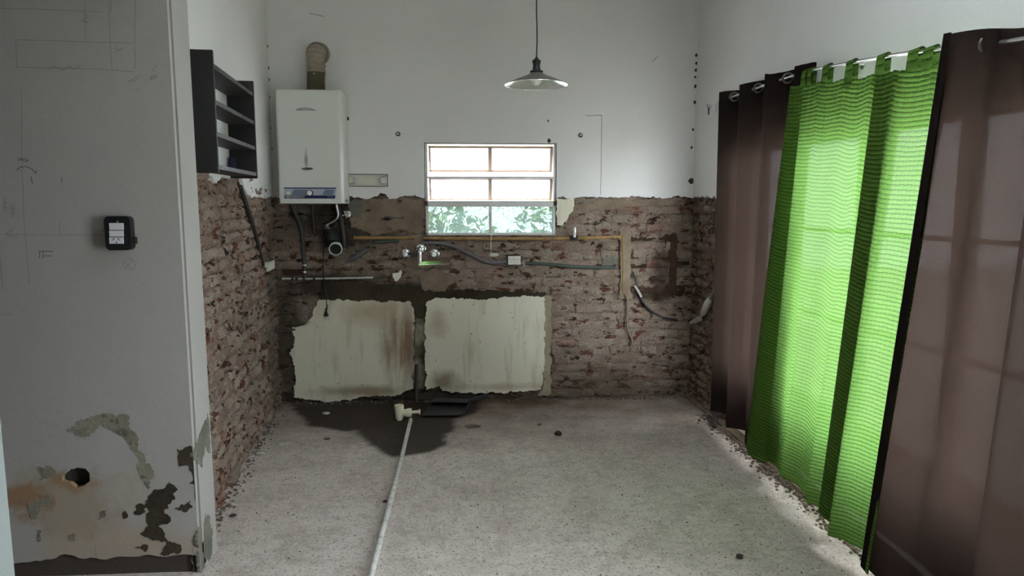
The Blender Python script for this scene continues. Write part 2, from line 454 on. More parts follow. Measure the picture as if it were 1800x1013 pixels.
def tube(bm, pts, r, seg=8, caps=True):
    pts = [V(p) for p in pts]; n_ = len(pts); rings = []
    rr = r if isinstance(r, (list, tuple)) else [r] * n_
    t0 = (pts[1] - pts[0]).normalized(); ref = Z if abs(t0.z) < .9 else V((1, 0, 0)); a = t0.cross(ref).normalized()
    for i in range(n_):
        t = (pts[min(i + 1, n_ - 1)] - pts[max(i - 1, 0)]).normalized()
        a = (a - t * a.dot(t)).normalized(); b2 = t.cross(a)
        rings.append([bm.verts.new(pts[i] + (a * math.cos(q) + b2 * math.sin(q)) * rr[i]) for q in (2 * math.pi * j / seg for j in range(seg))])
    for i in range(n_ - 1):
        for j in range(seg): bm.faces.new((rings[i][j], rings[i][(j + 1) % seg], rings[i + 1][(j + 1) % seg], rings[i + 1][j]))
    if caps: bm.faces.new(rings[0][::-1]); bm.faces.new(rings[-1])
    return bm


def smooth_path(pts, n_=8):
    pts = [V(p) for p in pts]; out = []
    for i in range(len(pts) - 1):
        p0 = pts[max(i - 1, 0)]; p1 = pts[i]; p2 = pts[i + 1]; p3 = pts[min(i + 2, len(pts) - 1)]
        for j in range(n_):
            t = j / n_
            out.append(.5 * ((2 * p1) + (p2 - p0) * t + (2 * p0 - 5 * p1 + 4 * p2 - p3) * t * t + (3 * p1 - p0 - 3 * p2 + p3) * t ** 3))
    out.append(pts[-1]); return out


def lathe(bm, prof, o, ax, seg=24, close=False):
    o = V(o); ax = V(ax).normalized(); ref = Z if abs(ax.z) < .9 else V((1, 0, 0)); a = ax.cross(ref).normalized(); b2 = ax.cross(a)
    rings = []
    for r, h in prof:
        if r < 1e-5: rings.append([bm.verts.new(o + ax * h)])
        else: rings.append([bm.verts.new(o + ax * h + (a * math.cos(q) + b2 * math.sin(q)) * r) for q in (2 * math.pi * j / seg for j in range(seg))])
    pr = list(zip(rings, rings[1:])) + ([(rings[-1], rings[0])] if close else [])
    for A, C in pr:
        for j in range(seg):
            k2 = (j + 1) % seg
            if len(A) == 1 and len(C) == 1: continue
            if len(A) == 1: bm.faces.new((A[0], C[k2], C[j]))
            elif len(C) == 1: bm.faces.new((A[j], A[k2], C[0]))
            else: bm.faces.new((A[j], A[k2], C[k2], C[j]))
    return bm


def torus(bm, o, ax, R, r, seg=20, s2=8):
    return lathe(bm, [(R + r * math.cos(2 * math.pi * i / s2), r * math.sin(2 * math.pi * i / s2)) for i in range(s2)], o, ax, seg, True)


def rock(bm, o, size, seed, sub=2):
    r = bmesh.ops.create_icosphere(bm, subdivisions=sub, radius=1)
    for v in r['verts']:
        q = v.co.copy(); d = 1 + .35 * noise.noise(q * 1.4 + V((seed * 5.1, 0, seed))) + .15 * noise.noise(q * 3.5 + V((0, seed, 0)))
        v.co = V((q.x * size[0] * d, q.y * size[1] * d, max(q.z, -.55) * size[2] * d)) + V(o)
    return bm


def text_bm(txt, F, u, z, d, size, shear=0, rot=0, thick=.0004):
    cu = bpy.data.curves.new('lettering', 'FONT'); cu.body = txt; cu.size = size; cu.shear = shear; cu.extrude = thick; cu.resolution_u = 2
    o = bpy.data.objects.new('lettering', cu); COL.objects.link(o)
    me = o.to_mesh(); bm = B(); bm.from_mesh(me); o.to_mesh_clear()
    bpy.data.objects.remove(o); bpy.data.curves.remove(cu)
    cr, sr = math.cos(rot), math.sin(rot)
    for v in bm.verts:
        x, y, zz = v.co
        v.co = F.p(u + x * cr - y * sr, z + x * sr + y * cr, d + zz)
    return bm


def strokes(bm, F, lines, wd, d, px=True):
    for ln in lines:
        q = [F.px(*p) if px else p for p in ln]
        for a, b2 in zip(q, q[1:]):
            a = V(a); b2 = V(b2); t = b2 - a
            if t.length < 1e-5: continue
            pr = V((-t.y, t.x)) / t.length * wd / 2; t = t / t.length * wd * .4
            P = [a - t - pr, b2 + t - pr, b2 + t + pr, a - t + pr]
            bm.faces.new([bm.verts.new(F.p(p_[0], p_[1], d)) for p_ in P])
    return bm


# ------------------------------------------------------------------ the setting
def struct(name, bm, mat, **kw): return tag(obj(name, bm, mat, **kw), kind='structure')


# floor: an uneven screed with a wet patch
wet = [onz(*p).to_2d() for p in ((530, 735), (545, 750), (585, 757), (625, 758), (645, 775), (662, 790), (690, 804), (720, 800), (760, 793), (785, 782), (782, 768), (800, 755), (798, 738), (835, 725), (850, 700), (500, 700), (520, 725))]


def sd_poly(p, poly):
    d = 1e9; ins = False; n_ = len(poly)
    for i in range(n_):
        a = poly[i]; b2 = poly[i - 1]; e = b2 - a; w_ = p - a
        d = min(d, (w_ - e * max(0, min(1, w_.dot(e) / e.dot(e)))).length)
        if (a.y > p.y) != (b2.y > p.y) and p.x < (b2.x - a.x) * (p.y - a.y) / (b2.y - a.y) + a.x: ins = not ins
    return -d if ins else d


bm = B(); xs = [-3.2 + i * .025 for i in range(197)]; xs = [x for x in xs if x < 1.75] + [1.80]; ys = []; y = -1.6
while y < D:
    ys.append(y); y += .10 if y < 1.6 else .02
ys.append(D + .06)
la = bm.verts.layers.float.new('damp'); g = []
for y in ys:
    row = []
    for x in xs:
        z = noise.fractal(V((x * 1.3, y * 1.3, 0)), 1, 2, 3) * .006 + noise.fractal(V((x * 9, y * 9, 4)), 1, 2, 3) * .0022
        nr = min(1, max(0, (x - 1.45) / .2)); z += nr * .012 * (noise.noise(V((x * 14, y * 14, 2))) + .6)
        v = bm.verts.new((x, y, z))
        if y > 3.8 and -1.6 < x < .4:
            p = V((x, y)); s = sd_poly(p + V((noise.noise(V((x * 12, y * 12, 1))), noise.noise(V((x * 12, y * 12, 8))))) * .03, wet)
            v[la] = max(0, min(1, .5 - s / .04))
        row.append(v)
    g.append(row)
for i in range(len(ys) - 1):
    for j in range(len(xs) - 1): bm.faces.new((g[i][j], g[i][j + 1], g[i + 1][j + 1], g[i + 1][j]))
floor = struct('floor', bm, 'floor', smooth=180)
RX0, RX1, RY0, RY1 = .35, .85, 1.65, 2.25          # small unseen roof light, added to brighten the floor
bm = B()
for a, b2 in (((-3.3, -1.7), (RX0, D + .3)), ((RX1, -1.7), (2.0, D + .3)), ((RX0, -1.7), (RX1, RY0)), ((RX0, RY1), (RX1, D + .3))): box(bm, (*a, 3.3), (*b2, 3.4))
struct('ceiling', bm, 'white')
bm = B(); box(bm, (-3.3, -1.75, 0), (2.0, -1.6, 3.3)); struct('wall_front', bm, 'white')
bm = B()
for y0, y1, z0, z1 in ((-1.6, 2.95, 0, 3.3),): box(bm, (-3.35, y0, z0), (-3.2, y1, z1))
struct('wall_far_left', bm, 'white')
bm = B(); box(bm, (-1.36, -1.6, 0), (-1.2, 1.765, 3.3)); struct('wall_near_left', bm, 'dimmed_wall')


# --- bricks
def brick_mesh(name, seed, nx, nz, am=1.0):
    rs = random.Random(seed); bm = B(); g = []
    cut = rs.choice((0, 0, 1, 2, 3, 4))
    for k2 in range(nz + 1):
        row = []
        for i in range(nx + 1):
            x = i / nx - .5; z = k2 / nz - .5; e = i in (0, nx) or k2 in (0, nz)
            d = -.004 + (rs.uniform(-.0035, .0035) + noise.noise(V((x * 3, z * 2, seed))) * .008) * am + (.007 if e else 0) * am
            cx = (-.5 if cut in (1, 3) else .5); cz = (-.5 if cut in (1, 2) else .5)
            if cut and abs(x - cx) + abs(z - cz) * .5 < .45: d += .012 * (1 - (abs(x - cx) + abs(z - cz) * .5) / .45) + .004
            j = (.05 if e else .06) * am
            row.append(bm.verts.new((x + rs.uniform(-j, j) / nx * 2, d, z + rs.uniform(-j, j) / nz * 2.4)))
        g.append(row)
    for k2 in range(nz):
        for i in range(nx): bm.faces.new((g[k2][i], g[k2][i + 1], g[k2 + 1][i + 1], g[k2 + 1][i]))
    rim = g[0][:] + [r[-1] for r in g[1:]] + g[-1][-2::-1] + [r[0] for r in g[-2:0:-1]]
    bk = [bm.verts.new((v.co.x, .05, v.co.z)) for v in rim]
    for i in range(len(rim)): bm.faces.new((rim[i - 1], bk[i - 1], bk[i], rim[i]))
    bmesh.ops.recalc_face_normals(bm, faces=bm.faces)
    me = bpy.data.meshes.new(name); bm.to_mesh(me); bm.free()
    me.polygons.foreach_set('use_smooth', [True] * len(me.polygons)); me.set_sharp_from_angle(angle=math.radians(50)); return me


STR = [brick_mesh('brick', 11 + i, 5, 3) for i in range(10)]; HDR = [brick_mesh('brick', 51 + i, 3, 3) for i in range(8)]
ROUGH = [brick_mesh('brick', 91 + i, 5, 4, 2.0) for i in range(10)], [brick_mesh('brick', 131 + i, 4, 4, 2.0) for i in range(10)]
CACHE = {}


def lay(F, parent, mat, u0, u1, z1, blocked, ph, seed, course=.067, outset=0.0, skip=.0, rough=0, jit=1.0):
    rs = random.Random(seed); k2 = 0; cnt = 0
    while k2 * course < z1:
        za, zb = k2 * course + .005, (k2 + 1) * course - .005
        u = u0 - rs.uniform(0, .25)
        while u < u1:
            hd = rs.random() < ph; L = (.125 if hd else .255) * (1 + rs.uniform(-.12, .12) * (jit - 1))
            a, b2 = max(u + .005, u0), min(u + L - .005, u1); u += L
            segs = [(a, b2)]
            for (ba, bb) in blocked(za, zb):
                segs = [q for s_ in segs for q in ((s_[0], min(s_[1], ba)), (max(s_[0], bb), s_[1])) if q[1] - q[0] > .035]
            for (a, b2) in segs:
                if b2 - a < .035 or rs.random() < skip: continue
                src = rs.choice((ROUGH[1] if rough else HDR) if b2 - a < .16 else (ROUGH[0] if rough else STR)); key = (src.name, mat)
                if key not in CACHE:
                    me = src.copy(); me.materials.append(M[mat]); CACHE[key] = me
                o = bpy.data.objects.new('brick', CACHE[key]); COL.objects.link(o); o.parent = parent
                o.location = F.p((a + b2) / 2, (za + zb) / 2 + rs.uniform(-.003, .003) * jit + .006 * noise.noise(V((a * 2.2, za * 3, seed))) * jit, rs.gauss(0, .0045 * jit) + outset) - wloc(parent)
                o.rotation_euler = (rs.gauss(0, .025 * jit), rs.gauss(0, .012 * jit), F.ang() + rs.gauss(0, .012 * jit))
                o.scale = ((b2 - a) * rs.choice((1, 1, -1)) if False else (b2 - a), 1, zb - za)
                cnt += 1
        k2 += 1
    return cnt


def bed(F, parent, mat, u0, u1, z1fn, seed, holes=(), step=.008, chases=(), lift=0.0, zt=1.62):
    bm = B(); nu = int((u1 - u0) / step); nz = int(zt / step); g = {}
    for k2 in range(nz + 1):
        for i in range(nu + 1):
            u = u0 + i * step; z = k2 * step
            if z > z1fn(u) + .02: continue
            if any(a < u < b2 and c2 < z < d2 for a, b2, c2, d2 in holes): continue
            q = V((u * 11, z * 16, seed))
            d = -.004 + lift + .009 * noise.fractal(q, 1, 2, 4) + .006 * noise.noise(V((u * 3, z * 3, seed + 9)))
            h_ = noise.noise(V((u * 6.5, z * 9, seed + 20)))
            if h_ > .42: d -= (h_ - .42) * .08
            # raked joints
            jz = abs(((z / .067 + .5) % 1) - .5) * .067
            if jz < .009: d -= .020 * max(0, .25 + noise.noise(V((u * 5, z * 3, seed + 5))))
            for (a, b2, wd, dp) in chases:
                e = b2 - a; p = V((u, z)); t = max(0, min(1, (p - a).dot(e) / e.dot(e))); r = (p - a - e * t).length + .006 * noise.noise(q * 2)
                if r < wd: d -= dp * (1 - (r / wd) ** 2)
            g[k2, i] = bm.verts.new(F.p(u, z, d))
    for k2 in range(nz):
        for i in range(nu):
            q = [(k2, i), (k2, i + 1), (k2 + 1, i + 1), (k2 + 1, i)]
            if all(x in g for x in q): bm.faces.new([g[x] for x in q])
    return obj('mortar_bed', bm, mat, parent, smooth=180, recalc=False)


# --- back wall
WX0, WX1, WZ0, WZ1 = -.362, .600, 1.255, 1.925       # window opening
XL, XR = -1.475, 1.645
bm = B()
for a, b2 in (((XL - .3, 0), (WX0, 3.3)), ((WX1, 0), (XR + .35, 3.3)), ((WX0, 0), (WX1, WZ0)), ((WX0, WZ1), (WX1, 3.3))):
    box(bm, (a[0], D + .045, a[1]), (b2[0], D + .25, b2[1]))
wall_b = struct('wall_back', bm, 'cement')
PB = lambda *p: [FB.px(x, y) for x, y in p]
PZ = lambda x, y: FB.px(x, y)
panL = PB((562, 527), (640, 529), (722, 530), (729, 545), (727, 600), (729, 640), (723, 662), (727, 681), (700, 693), (640, 697), (586, 706), (560, 703), (518, 699), (520, 668), (517, 640), (512, 620), (518, 598), (513, 575), (540, 570))
panR = PB((750, 532), (768, 523), (850, 526), (905, 522), (957, 521), (957, 570), (955, 640), (952, 684), (880, 690), (800, 689), (778, 687), (772, 676), (750, 685), (746, 640), (748, 580))
cols = [V(p) for p in panL], [V(p) for p in panR]


def in_poly(u, z, poly): return sd_poly(V((u, z)), [V(p) for p in poly]) < 0


cx0, cx1 = PZ(1088, 470)[0], PZ(1111, 470)[0]; cz0, cz1 = PZ(1100, 522)[1], PZ(1100, 398)[1]
vx0, vx1 = PZ(1177, 470)[0], PZ(1190, 470)[0]; vz0, vz1 = PZ(1180, 515)[1], PZ(1180, 412)[1]
rz0, rz1 = PZ(960, 694)[1], PZ(960, 519)[1]; px0, px1 = PZ(514, 600)[0], PZ(970, 600)[0]


def blk_b(za, zb):
    zc = (za + zb) / 2; out = []
    if zb > WZ0 - .012: out.append((WX0 - .02, WX1 + .02))
    if rz0 + .02 < zc < rz1 - .01: out.append((px0 + (.12 if zc > .62 else 0.03), px1 - .01))
    if cz0 < zc < cz1: out.append((cx0, cx1))
    if vz0 < zc < vz1: out.append((vx0, vx1))
    return out


ch = [(V((vx0 + .03, vz0)), V((vx0 + .03, vz1)), .035, .035), (V(PZ(1105, 422)), V(PZ(1185, 418)), .016, .03), (V(PZ(1105, 470)), V(PZ(1210, 462)), .014, .03),
      (V(PZ(1120, 510)), V(PZ(1200, 512)), .03, .02), (V(PZ(500, 476)), V(PZ(570, 476)), .03, .03), (V(PZ(535, 365)), V(PZ(537, 480)), .035, .025), (V(PZ(600, 365)), V(PZ(606, 440)), .03, .02)]
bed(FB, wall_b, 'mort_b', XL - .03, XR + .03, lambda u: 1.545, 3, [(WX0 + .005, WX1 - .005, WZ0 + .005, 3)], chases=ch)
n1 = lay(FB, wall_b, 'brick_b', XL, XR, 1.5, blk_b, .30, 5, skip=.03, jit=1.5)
# white upper plaster with a ragged lower edge round the window
low_r = rag([(XR, 1.535), (1.3, 1.540), (.95, 1.535), (WX1 + .16, 1.535), (WX1 + .12, 1.53), (WX1 + .005, 1.53)], .011, .020, False, 2, 11)
low_l = rag([(WX0 - .005, 1.535), (-.52, 1.55), (-.62, 1.53), (-.66, 1.56), (-.74, 1.535), (-.98, 1.535), (XL, 1.54)], .011, .022, False, 4, 11)
up = [(XL, 3.3), (XR, 3.3)] + low_r + [(WX1 + .004, WZ1 + .004), (WX0 - .004, WZ1 + .004)] + low_l
obj('upper_plaster', slab(B(), FB, up, -.03, .014), 'white', wall_b)
for nm, pts, m_, d1, sd in (('chase', PB((1178, 412), (1190, 412), (1192, 470), (1188, 516), (1175, 516), (1177, 470)), 'chase', -.010, 21), ('chase', PB((1108, 418), (1186, 415), (1186, 421), (1108, 424)), 'chase', .001, 22), ('chase', PB((1106, 467), (1150, 465), (1212, 459), (1212, 465), (1150, 470), (1106, 472)), 'chase', .002, 23),
        ('chase', PB((1125, 505), (1205, 503), (1200, 520), (1130, 516)), 'chase', .002, 24), ('chase', PB((500, 470), (566, 472), (566, 484), (500, 484)), 'chase', .002, 25), ('plaster_panel', panL, 'panel', .016, 1), ('plaster_panel', panR, 'panel', .017, 2),
        ('cement_patch', PB((612, 356), (640, 350), (700, 348), (742, 352), (745, 412), (700, 405), (660, 414), (618, 400)), 'cement', .008, 3),
        ('cement_patch', PB((570, 497), (640, 492), (690, 500), (735, 505), (790, 508), (880, 512), (960, 514), (962, 524), (900, 523), (850, 529), (765, 527), (752, 540), (748, 560), (731, 560), (724, 532), (640, 531), (562, 528)), 'cement_dark', .009, 4),
        ('cement_patch', PB((729, 550), (747, 550), (746, 610), (748, 660), (744, 684), (728, 686), (724, 660), (730, 620)), 'cement_mould', .006, 5),
        ('cement_patch', PB((957, 520), (969, 522), (968, 600), (969, 694), (945, 694), (953, 684), (956, 600)), 'cement_tan', .010, 6),
        ('cement_patch', PB((735, 482), (760, 472), (790, 480), (800, 495), (780, 512), (745, 510)), 'cement', .010, 7),
        ('cement_patch', PB((985, 350), (1060, 350), (1110, 352), (1180, 350), (1212, 352), (1180, 360), (1090, 366), (1040, 370), (1010, 378), (986, 370)), 'cement', .008, 8),
        ('plaster_remnant', PB((978, 349), (1010, 349), (1008, 372), (998, 378), (996, 390), (986, 398), (978, 396)), 'panel', .013, 9),
        ('cement_patch', PB((1090, 398), (1108, 396), (1109, 450), (1107, 500), (1111, 525), (1088, 526), (1091, 480)), 'cement_rough', .009, 10),
        ('cement_patch', PB((700, 418), (740, 412), (735, 440), (790, 455), (800, 470), (735, 470), (700, 462)), 'cement', .004, 11),
        ('cement_patch', PB((1060, 452), (1084, 448), (1086, 466), (1060, 466)), 'cement_grey', .007, 12),
        ('cement_patch', PB((610, 356), (636, 350), (640, 372), (628, 384), (614, 380)), 'cement_grey', .022, 13)):
    obj(nm, slab(B(), FB, rag(pts, .009, .014, True, sd, 22), -.03, d1), m_, wall_b)
# small marks on the upper plaster
mk = B()
strokes(mk, FB, [[(1029, 204), (1057, 203)], [(1057, 203), (1057, 215), (1056, 300), (1055, 342)], [(545, 24), (570, 30)], [(1145, 110), (1155, 100)]], .004, .0146)
obj('pencil_mark', mk, 'pencil', wall_b, recalc=False)
rs = random.Random(3)
for x, y, r in ((471, 82, 2), (472, 120, 2.5), (473, 141, 2.5), (474, 172, 2), (474, 200, 2), (476, 226, 2), (478, 262, 2), (1223, 98, 2.5), (1223, 112, 2.5), (1222, 124, 2.5), (1221, 136, 2), (1221, 152, 2.4), (1220, 180, 2.5), (1217, 228, 2), (1215, 260, 2), (1214, 318, 5), (612, 209, 2.5), (963, 213, 1.6), (965, 248, 3)):
    u, z = PZ(x, y); r /= 236
    obj('nail_hole', slab(B(), FB, [(u + r * math.cos(t) * rs.uniform(.7, 1.2), z + r * math.sin(t) * rs.uniform(.9, 1.7)) for t in (i * math.pi / 4 for i in range(8))], .013, .0147), 'black_hole', wall_b)

# --- left wall
LU = (FL.o - V((FL.p(1, 0).x, FL.p(1, 0).y, 0))).length
UL = (D - (PY + PT)) / abs(FL.u.y)
PL = lambda *p: [FL.px(x, y) for x, y in p]
bm = B(); boxF(bm, FL, -.02, UL, 0, 3.3, -.30, -.045)
wall_l = struct('wall_left', bm, 'cement')
brk = lambda u: 1.55 if u < FL.px(432, 345)[0] else 1.66
edge = PL((499, 349), (470, 347), (440, 346), (431, 342), (424, 330), (420, 314), (412, 308), (400, 316), (384, 309), (375, 318), (365, 307), (352, 308), (345, 330), (342, 350))
edge = [(-.02, edge[0][1])] + edge[1:-2] + [(UL - .12, 1.62), (UL, 1.58)]
cL = [(V(FL.px(420, 330)), V(FL.px(466, 470)), .04, .035)]
bed(FL, wall_l, 'mort_l', -.02, UL + .02, lambda u: 1.70, 31, chases=cL, zt=1.7)
n2 = lay(FL, wall_l, 'brick_l', 0, UL, 1.66, lambda a, b2: [(FL.px(418 + (1.66 - a) * 60, 400)[0] - .03, FL.px(418 + (1.66 - a) * 60, 400)[0] + .03)] if a > 1.05 else [], .68, 8, outset=.004, skip=.045, rough=1, jit=2.0)
obj('upper_plaster', slab(B(), FL, [(UL, 3.3), (-.02, 3.3)] + rag(edge, .012, .018, False, 3, 14), -.03, .016), 'white', wall_l)
obj('plaster_remnant', slab(B(), FL, rag(PL((433, 352), (452, 350), (470, 356), (486, 355), (486, 420), (470, 440), (450, 400)), .02, .012, True, 5), -.03, .006), 'mort_l', wall_l)

# --- right wall with the wide glazed opening behind the curtains
PR = lambda *p: [FR.px(x, y) for x, y in p]
DU0, DU1, DZ1 = .66, 3.36, 1.905                # curtained door
EU0, EU1 = 3.45, 4.40                           # second opening beside the camera, unseen, added for light from the right
bm = B()
for u0, u1, z0, z1 in ((-.05, DU0, 0, 3.3), (DU0, DU1, DZ1, 3.3), (DU1, EU0, 0, 3.3), (EU0, EU1, 2.1, 3.3), (EU1, 6.85, 0, 3.3)): boxF(bm, FR, u0, u1, z0, z1, -.28, -.045)
wall_r = struct('wall_right', bm, 'cement')
bed(FR, wall_r, 'mort_r', -.02, DU0, lambda u: 1.55, 57)
n3 = lay(FR, wall_r, 'brick_r', .0, DU0 - .02, 1.5, lambda a, b2: [], .45, 77, skip=.05, rough=1, jit=1.6)
up = [(-.02, 3.3), (6.85, 3.3), (6.85, 0), (EU1, 0), (EU1, 2.1), (EU0, 2.1), (EU0, 0), (DU1, 0), (DU1, DZ1), (DU0, DZ1)] + rag([(DU0, 1.54), (.35, 1.53), (-.02, 1.54)], .011, .022, False, 6, 11)
obj('upper_plaster', slab(B(), FR, up, -.05, .012), 'white', wall_r)
bm = B(); boxF(bm, FR, 0, DU1 + .4, -.02, .025, -.04, .035, .008); obj('threshold', bm, 'cement', wall_r)

# --- partition with stains, patches and a hole
PP = lambda *p: [FP.px(x, y) for x, y in p]
hole = rag(PP((108, 838), (122, 826), (136, 822), (150, 824), (157, 832), (156, 846), (148, 855), (134, 858), (122, 850), (110, 846)), .012, .006, True, 3, 40)
base_z = FP.px(180, 984)[1]
front = [(-3.2, 3.3), (PX, 3.3), (PX, base_z + .003)] + rag(PP((335, 976), (245, 978), (140, 983), (115, 977), (80, 985), (26, 991)), .02, .012, False, 5, 16) + [(-3.2, base_z)]
bm = B(); slab(bm, FP, front, -.02, 0, [hole]); box(bm, (-3.2, PY + .04, 0), (PX, PY + PT, 3.3))
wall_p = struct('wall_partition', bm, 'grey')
bm = B(); box(bm, (-3.2, PY + .012, 0), (PX, PY + .05, base_z + .04)); obj('bare_base', bm, 'soot', wall_p)
bm = B(); slab(bm, FP, [(q[0], q[1]) for q in rag(PP((100, 830), (160, 815), (165, 862), (105, 865)), .03, .004)], -.039, -.032); obj('cavity_back', bm, 'black_hole', wall_p)
FE = Frame((PX, PY, 0), (0, 1, 0), (1, 0, 0))
for pts, m_, d1, sd in (
        (PP((118, 757), (132, 750), (145, 738), (160, 730), (190, 727), (226, 730), (228, 745), (240, 765), (250, 790), (258, 815), (272, 828), (272, 842), (262, 850), (248, 845), (242, 832), (240, 810), (232, 785), (215, 766), (196, 760), (176, 750), (160, 760), (150, 775), (140, 768)), 'peel', .0012, 1),
        (PP((131, 757), (146, 748), (160, 750), (152, 757), (133, 767)), 'cement_grey', .002, 2),
        (PP((203, 750), (222, 755), (222, 764), (208, 762)), 'cement_grey', .002, 3),
        (PP((312, 790), (340, 784), (350, 790), (350, 880), (345, 850), (336, 850), (330, 820), (315, 812)), 'cement_dark', .002, 4),
        (PP((276, 858), (300, 845), (310, 860), (305, 880), (290, 900), (300, 915), (280, 925), (295, 945), (316, 965), (312, 974), (285, 975), (292, 955), (275, 948), (252, 940), (258, 910), (252, 880), (262, 870)), 'cement_dark', .002, 5),
        (PP((306, 892), (325, 888), (335, 880), (338, 890), (325, 900), (312, 898)), 'cement_dark', .002, 6),
        (PP((237, 962), (255, 957), (257, 967), (243, 966)), 'cement_dark', .002, 7),
        (PP((244, 890), (251, 886), (248, 902), (236, 906)), 'cement_dark', .002, 8),
        (PP((218, 900), (226, 903), (222, 912)), 'cement_dark', .002, 9),
        (PP((340, 940), (357, 930), (358, 1004), (340, 1004)), 'cement_grey', .0015, 10),
        (PP((65, 930), (72, 935), (70, 952), (65, 945)), 'cement_grey', .0015, 11),
        (PP((176, 905), (185, 898), (182, 912), (173, 915)), 'cement_grey', .0015, 12),
        (PP((254, 848), (268, 846), (266, 858), (262, 860)), 'cement_grey', .0025, 13),
        (PP((120, 940), (136, 940), (136, 952), (128, 956)), 'peel', .0015, 14),
        (PP((50, 890), (85, 870), (90, 885), (66, 900), (62, 912), (48, 908)), 'peel', .0012, 15),
        (PP((66, 822), (84, 815), (98, 825), (96, 840), (70, 845)), 'peel', .0008, 16)):
    pts = [(min(q[0], PX - .001), q[1]) for q in rag(pts, .006, .016, True, sd, 26)]
    obj('bare_patch', slab(B(), FP, pts, -.01, d1), m_, wall_p)
for pts, m_ in (([(.0, .50), (.03, .54), (.10, .58), (.17, .62), (.17, .44), (.12, .50), (.08, .42), (.04, .44)], 'cement_grey'), ([(.05, .02), (.12, .0), (.15, .10), (.12, .17), (.08, .22), (.05, .12)], 'cement_grey'), ([(.0, .0), (.05, .0), (.03, .16), (.0, .20)], 'cement_grey')):
    obj('bare_patch', slab(B(), FE, rag(pts, .007, .018, True, 9, 22), -.01, .0015), m_, wall_p)
# pencil drawing and notes on the partition
pm = B()
strokes(pm, FP, [[(28, 70), (80, 71), (150, 74), (236, 76)], [(30, 118), (100, 120), (160, 121), (236, 126)], [(238, 0), (237, 76)], [(192, 0), (193, 60), (197, 122)], [(196, 0), (195, 20)],
                 [(150, 0), (150, 70)], [(28, 72), (30, 120)], [(0, 15), (60, 16), (178, 21)], [(38, 150), (38, 260), (42, 380), (52, 500)], [(0, 440), (4, 510)],
                 [(10, 412), (60, 413), (180, 413)], [(10, 412), (25, 402)], [(10, 412), (33, 418)], [(105, 390), (105, 412)], [(237, 78), (238, 120)],
                 [(216, 462), (222, 456), (230, 455), (236, 460), (238, 468), (234, 474), (226, 475), (218, 470), (216, 462)], [(219, 461), (230, 471)], [(222, 470), (231, 460)], [(10, 553), (22, 553)], [(163, 933), (162, 950)], [(167, 960), (170, 981)]], .0022, .0006)
strokes(pm, FP, [[(144, 22), (156, 30), (146, 34), (155, 40), (142, 37)], [(203, 80), (206, 90), (218, 84)], [(85, 122), (95, 116), (110, 124), (122, 116), (130, 122), (142, 115)]], .0022, .0006)
wr = lambda o, s, ls: [[(o[0] + s * (a * .86 + b_ * .5), o[1] + s * (-a * .5 + b_ * .86)) for a, b_ in l] for l in ls]
glyph = lambda ox: [[(ox, 0), (ox, -6), (ox + 2.5, -2), (ox + 5, -6), (ox + 5, 0)], [(ox + 7, -6), (ox + 7, 0), (ox + 11, 0), (ox + 11, -6)], [(ox + 13, 0), (ox + 13, -6), (ox + 17, -5), (ox + 13, -3), (ox + 17, 0)], [(ox + 19, -6), (ox + 19, 0), (ox + 23, -1), (ox + 23, -5), (ox + 19, -6)]]
strokes(pm, FP, wr((229, 147), 1.05, glyph(0)) + wr((262, 128), 1.05, [[(8, -6), (8, 0), (11, 0)], [(13, 0), (15, -6), (17, 0)]]) + wr((238, 158), 1.0, [[(0, 0), (5, -1), (6, 5), (1, 6), (0, 0)]] + glyph(20)[2:] + glyph(34)[:2]), .0016, .0006)
tl = lambda o, s, ls: [[(o[0] + s * -b_, o[1] - s * a) for a, b_ in l] for l in ls]
strokes(pm, FP, tl((20, 380), .9, glyph(0)) + tl((6, 372), .9, glyph(4)), .0016, .0006)
obj('pencil_mark', pm, 'pencil', wall_p, recalc=False)
pm = B()
strokes(pm, FP, [[(30, 299), (36, 294), (46, 293), (56, 297), (63, 304)], [(60, 301), (63, 305), (65, 300)], [(55, 311), (57, 323)], [(108, 312), (109, 321)],
                 [(33, 278), (33, 283)], [(37, 278), (36, 281), (38, 282), (39, 279), (37, 278)], [(45, 279), (42, 279), (41, 282), (44, 284)], [(47, 284), (47, 281), (49, 281), (49, 284)],
                 [(68, 442), (93, 442)], [(70, 442), (70, 454)], [(76, 442), (76, 454)], [(76, 450), (91, 450)]], .0030, .0007)
obj('marker_note', pm, 'pencil_dark', wall_p, recalc=False)

bm = B(); boxF(bm, FR, .2, 3.42, 2.45, 2.55, -1.75, -.28); struct('added_eave', bm, 'cement')  # unseen eave added to cut sky light spilling under the curtains

# --- exterior seen through the glazing
bm = B(); box(bm, (-14, -8, -.35), (16, 18, -.25)); tag(obj('garden_ground', bm, 'ground'), kind='structure')


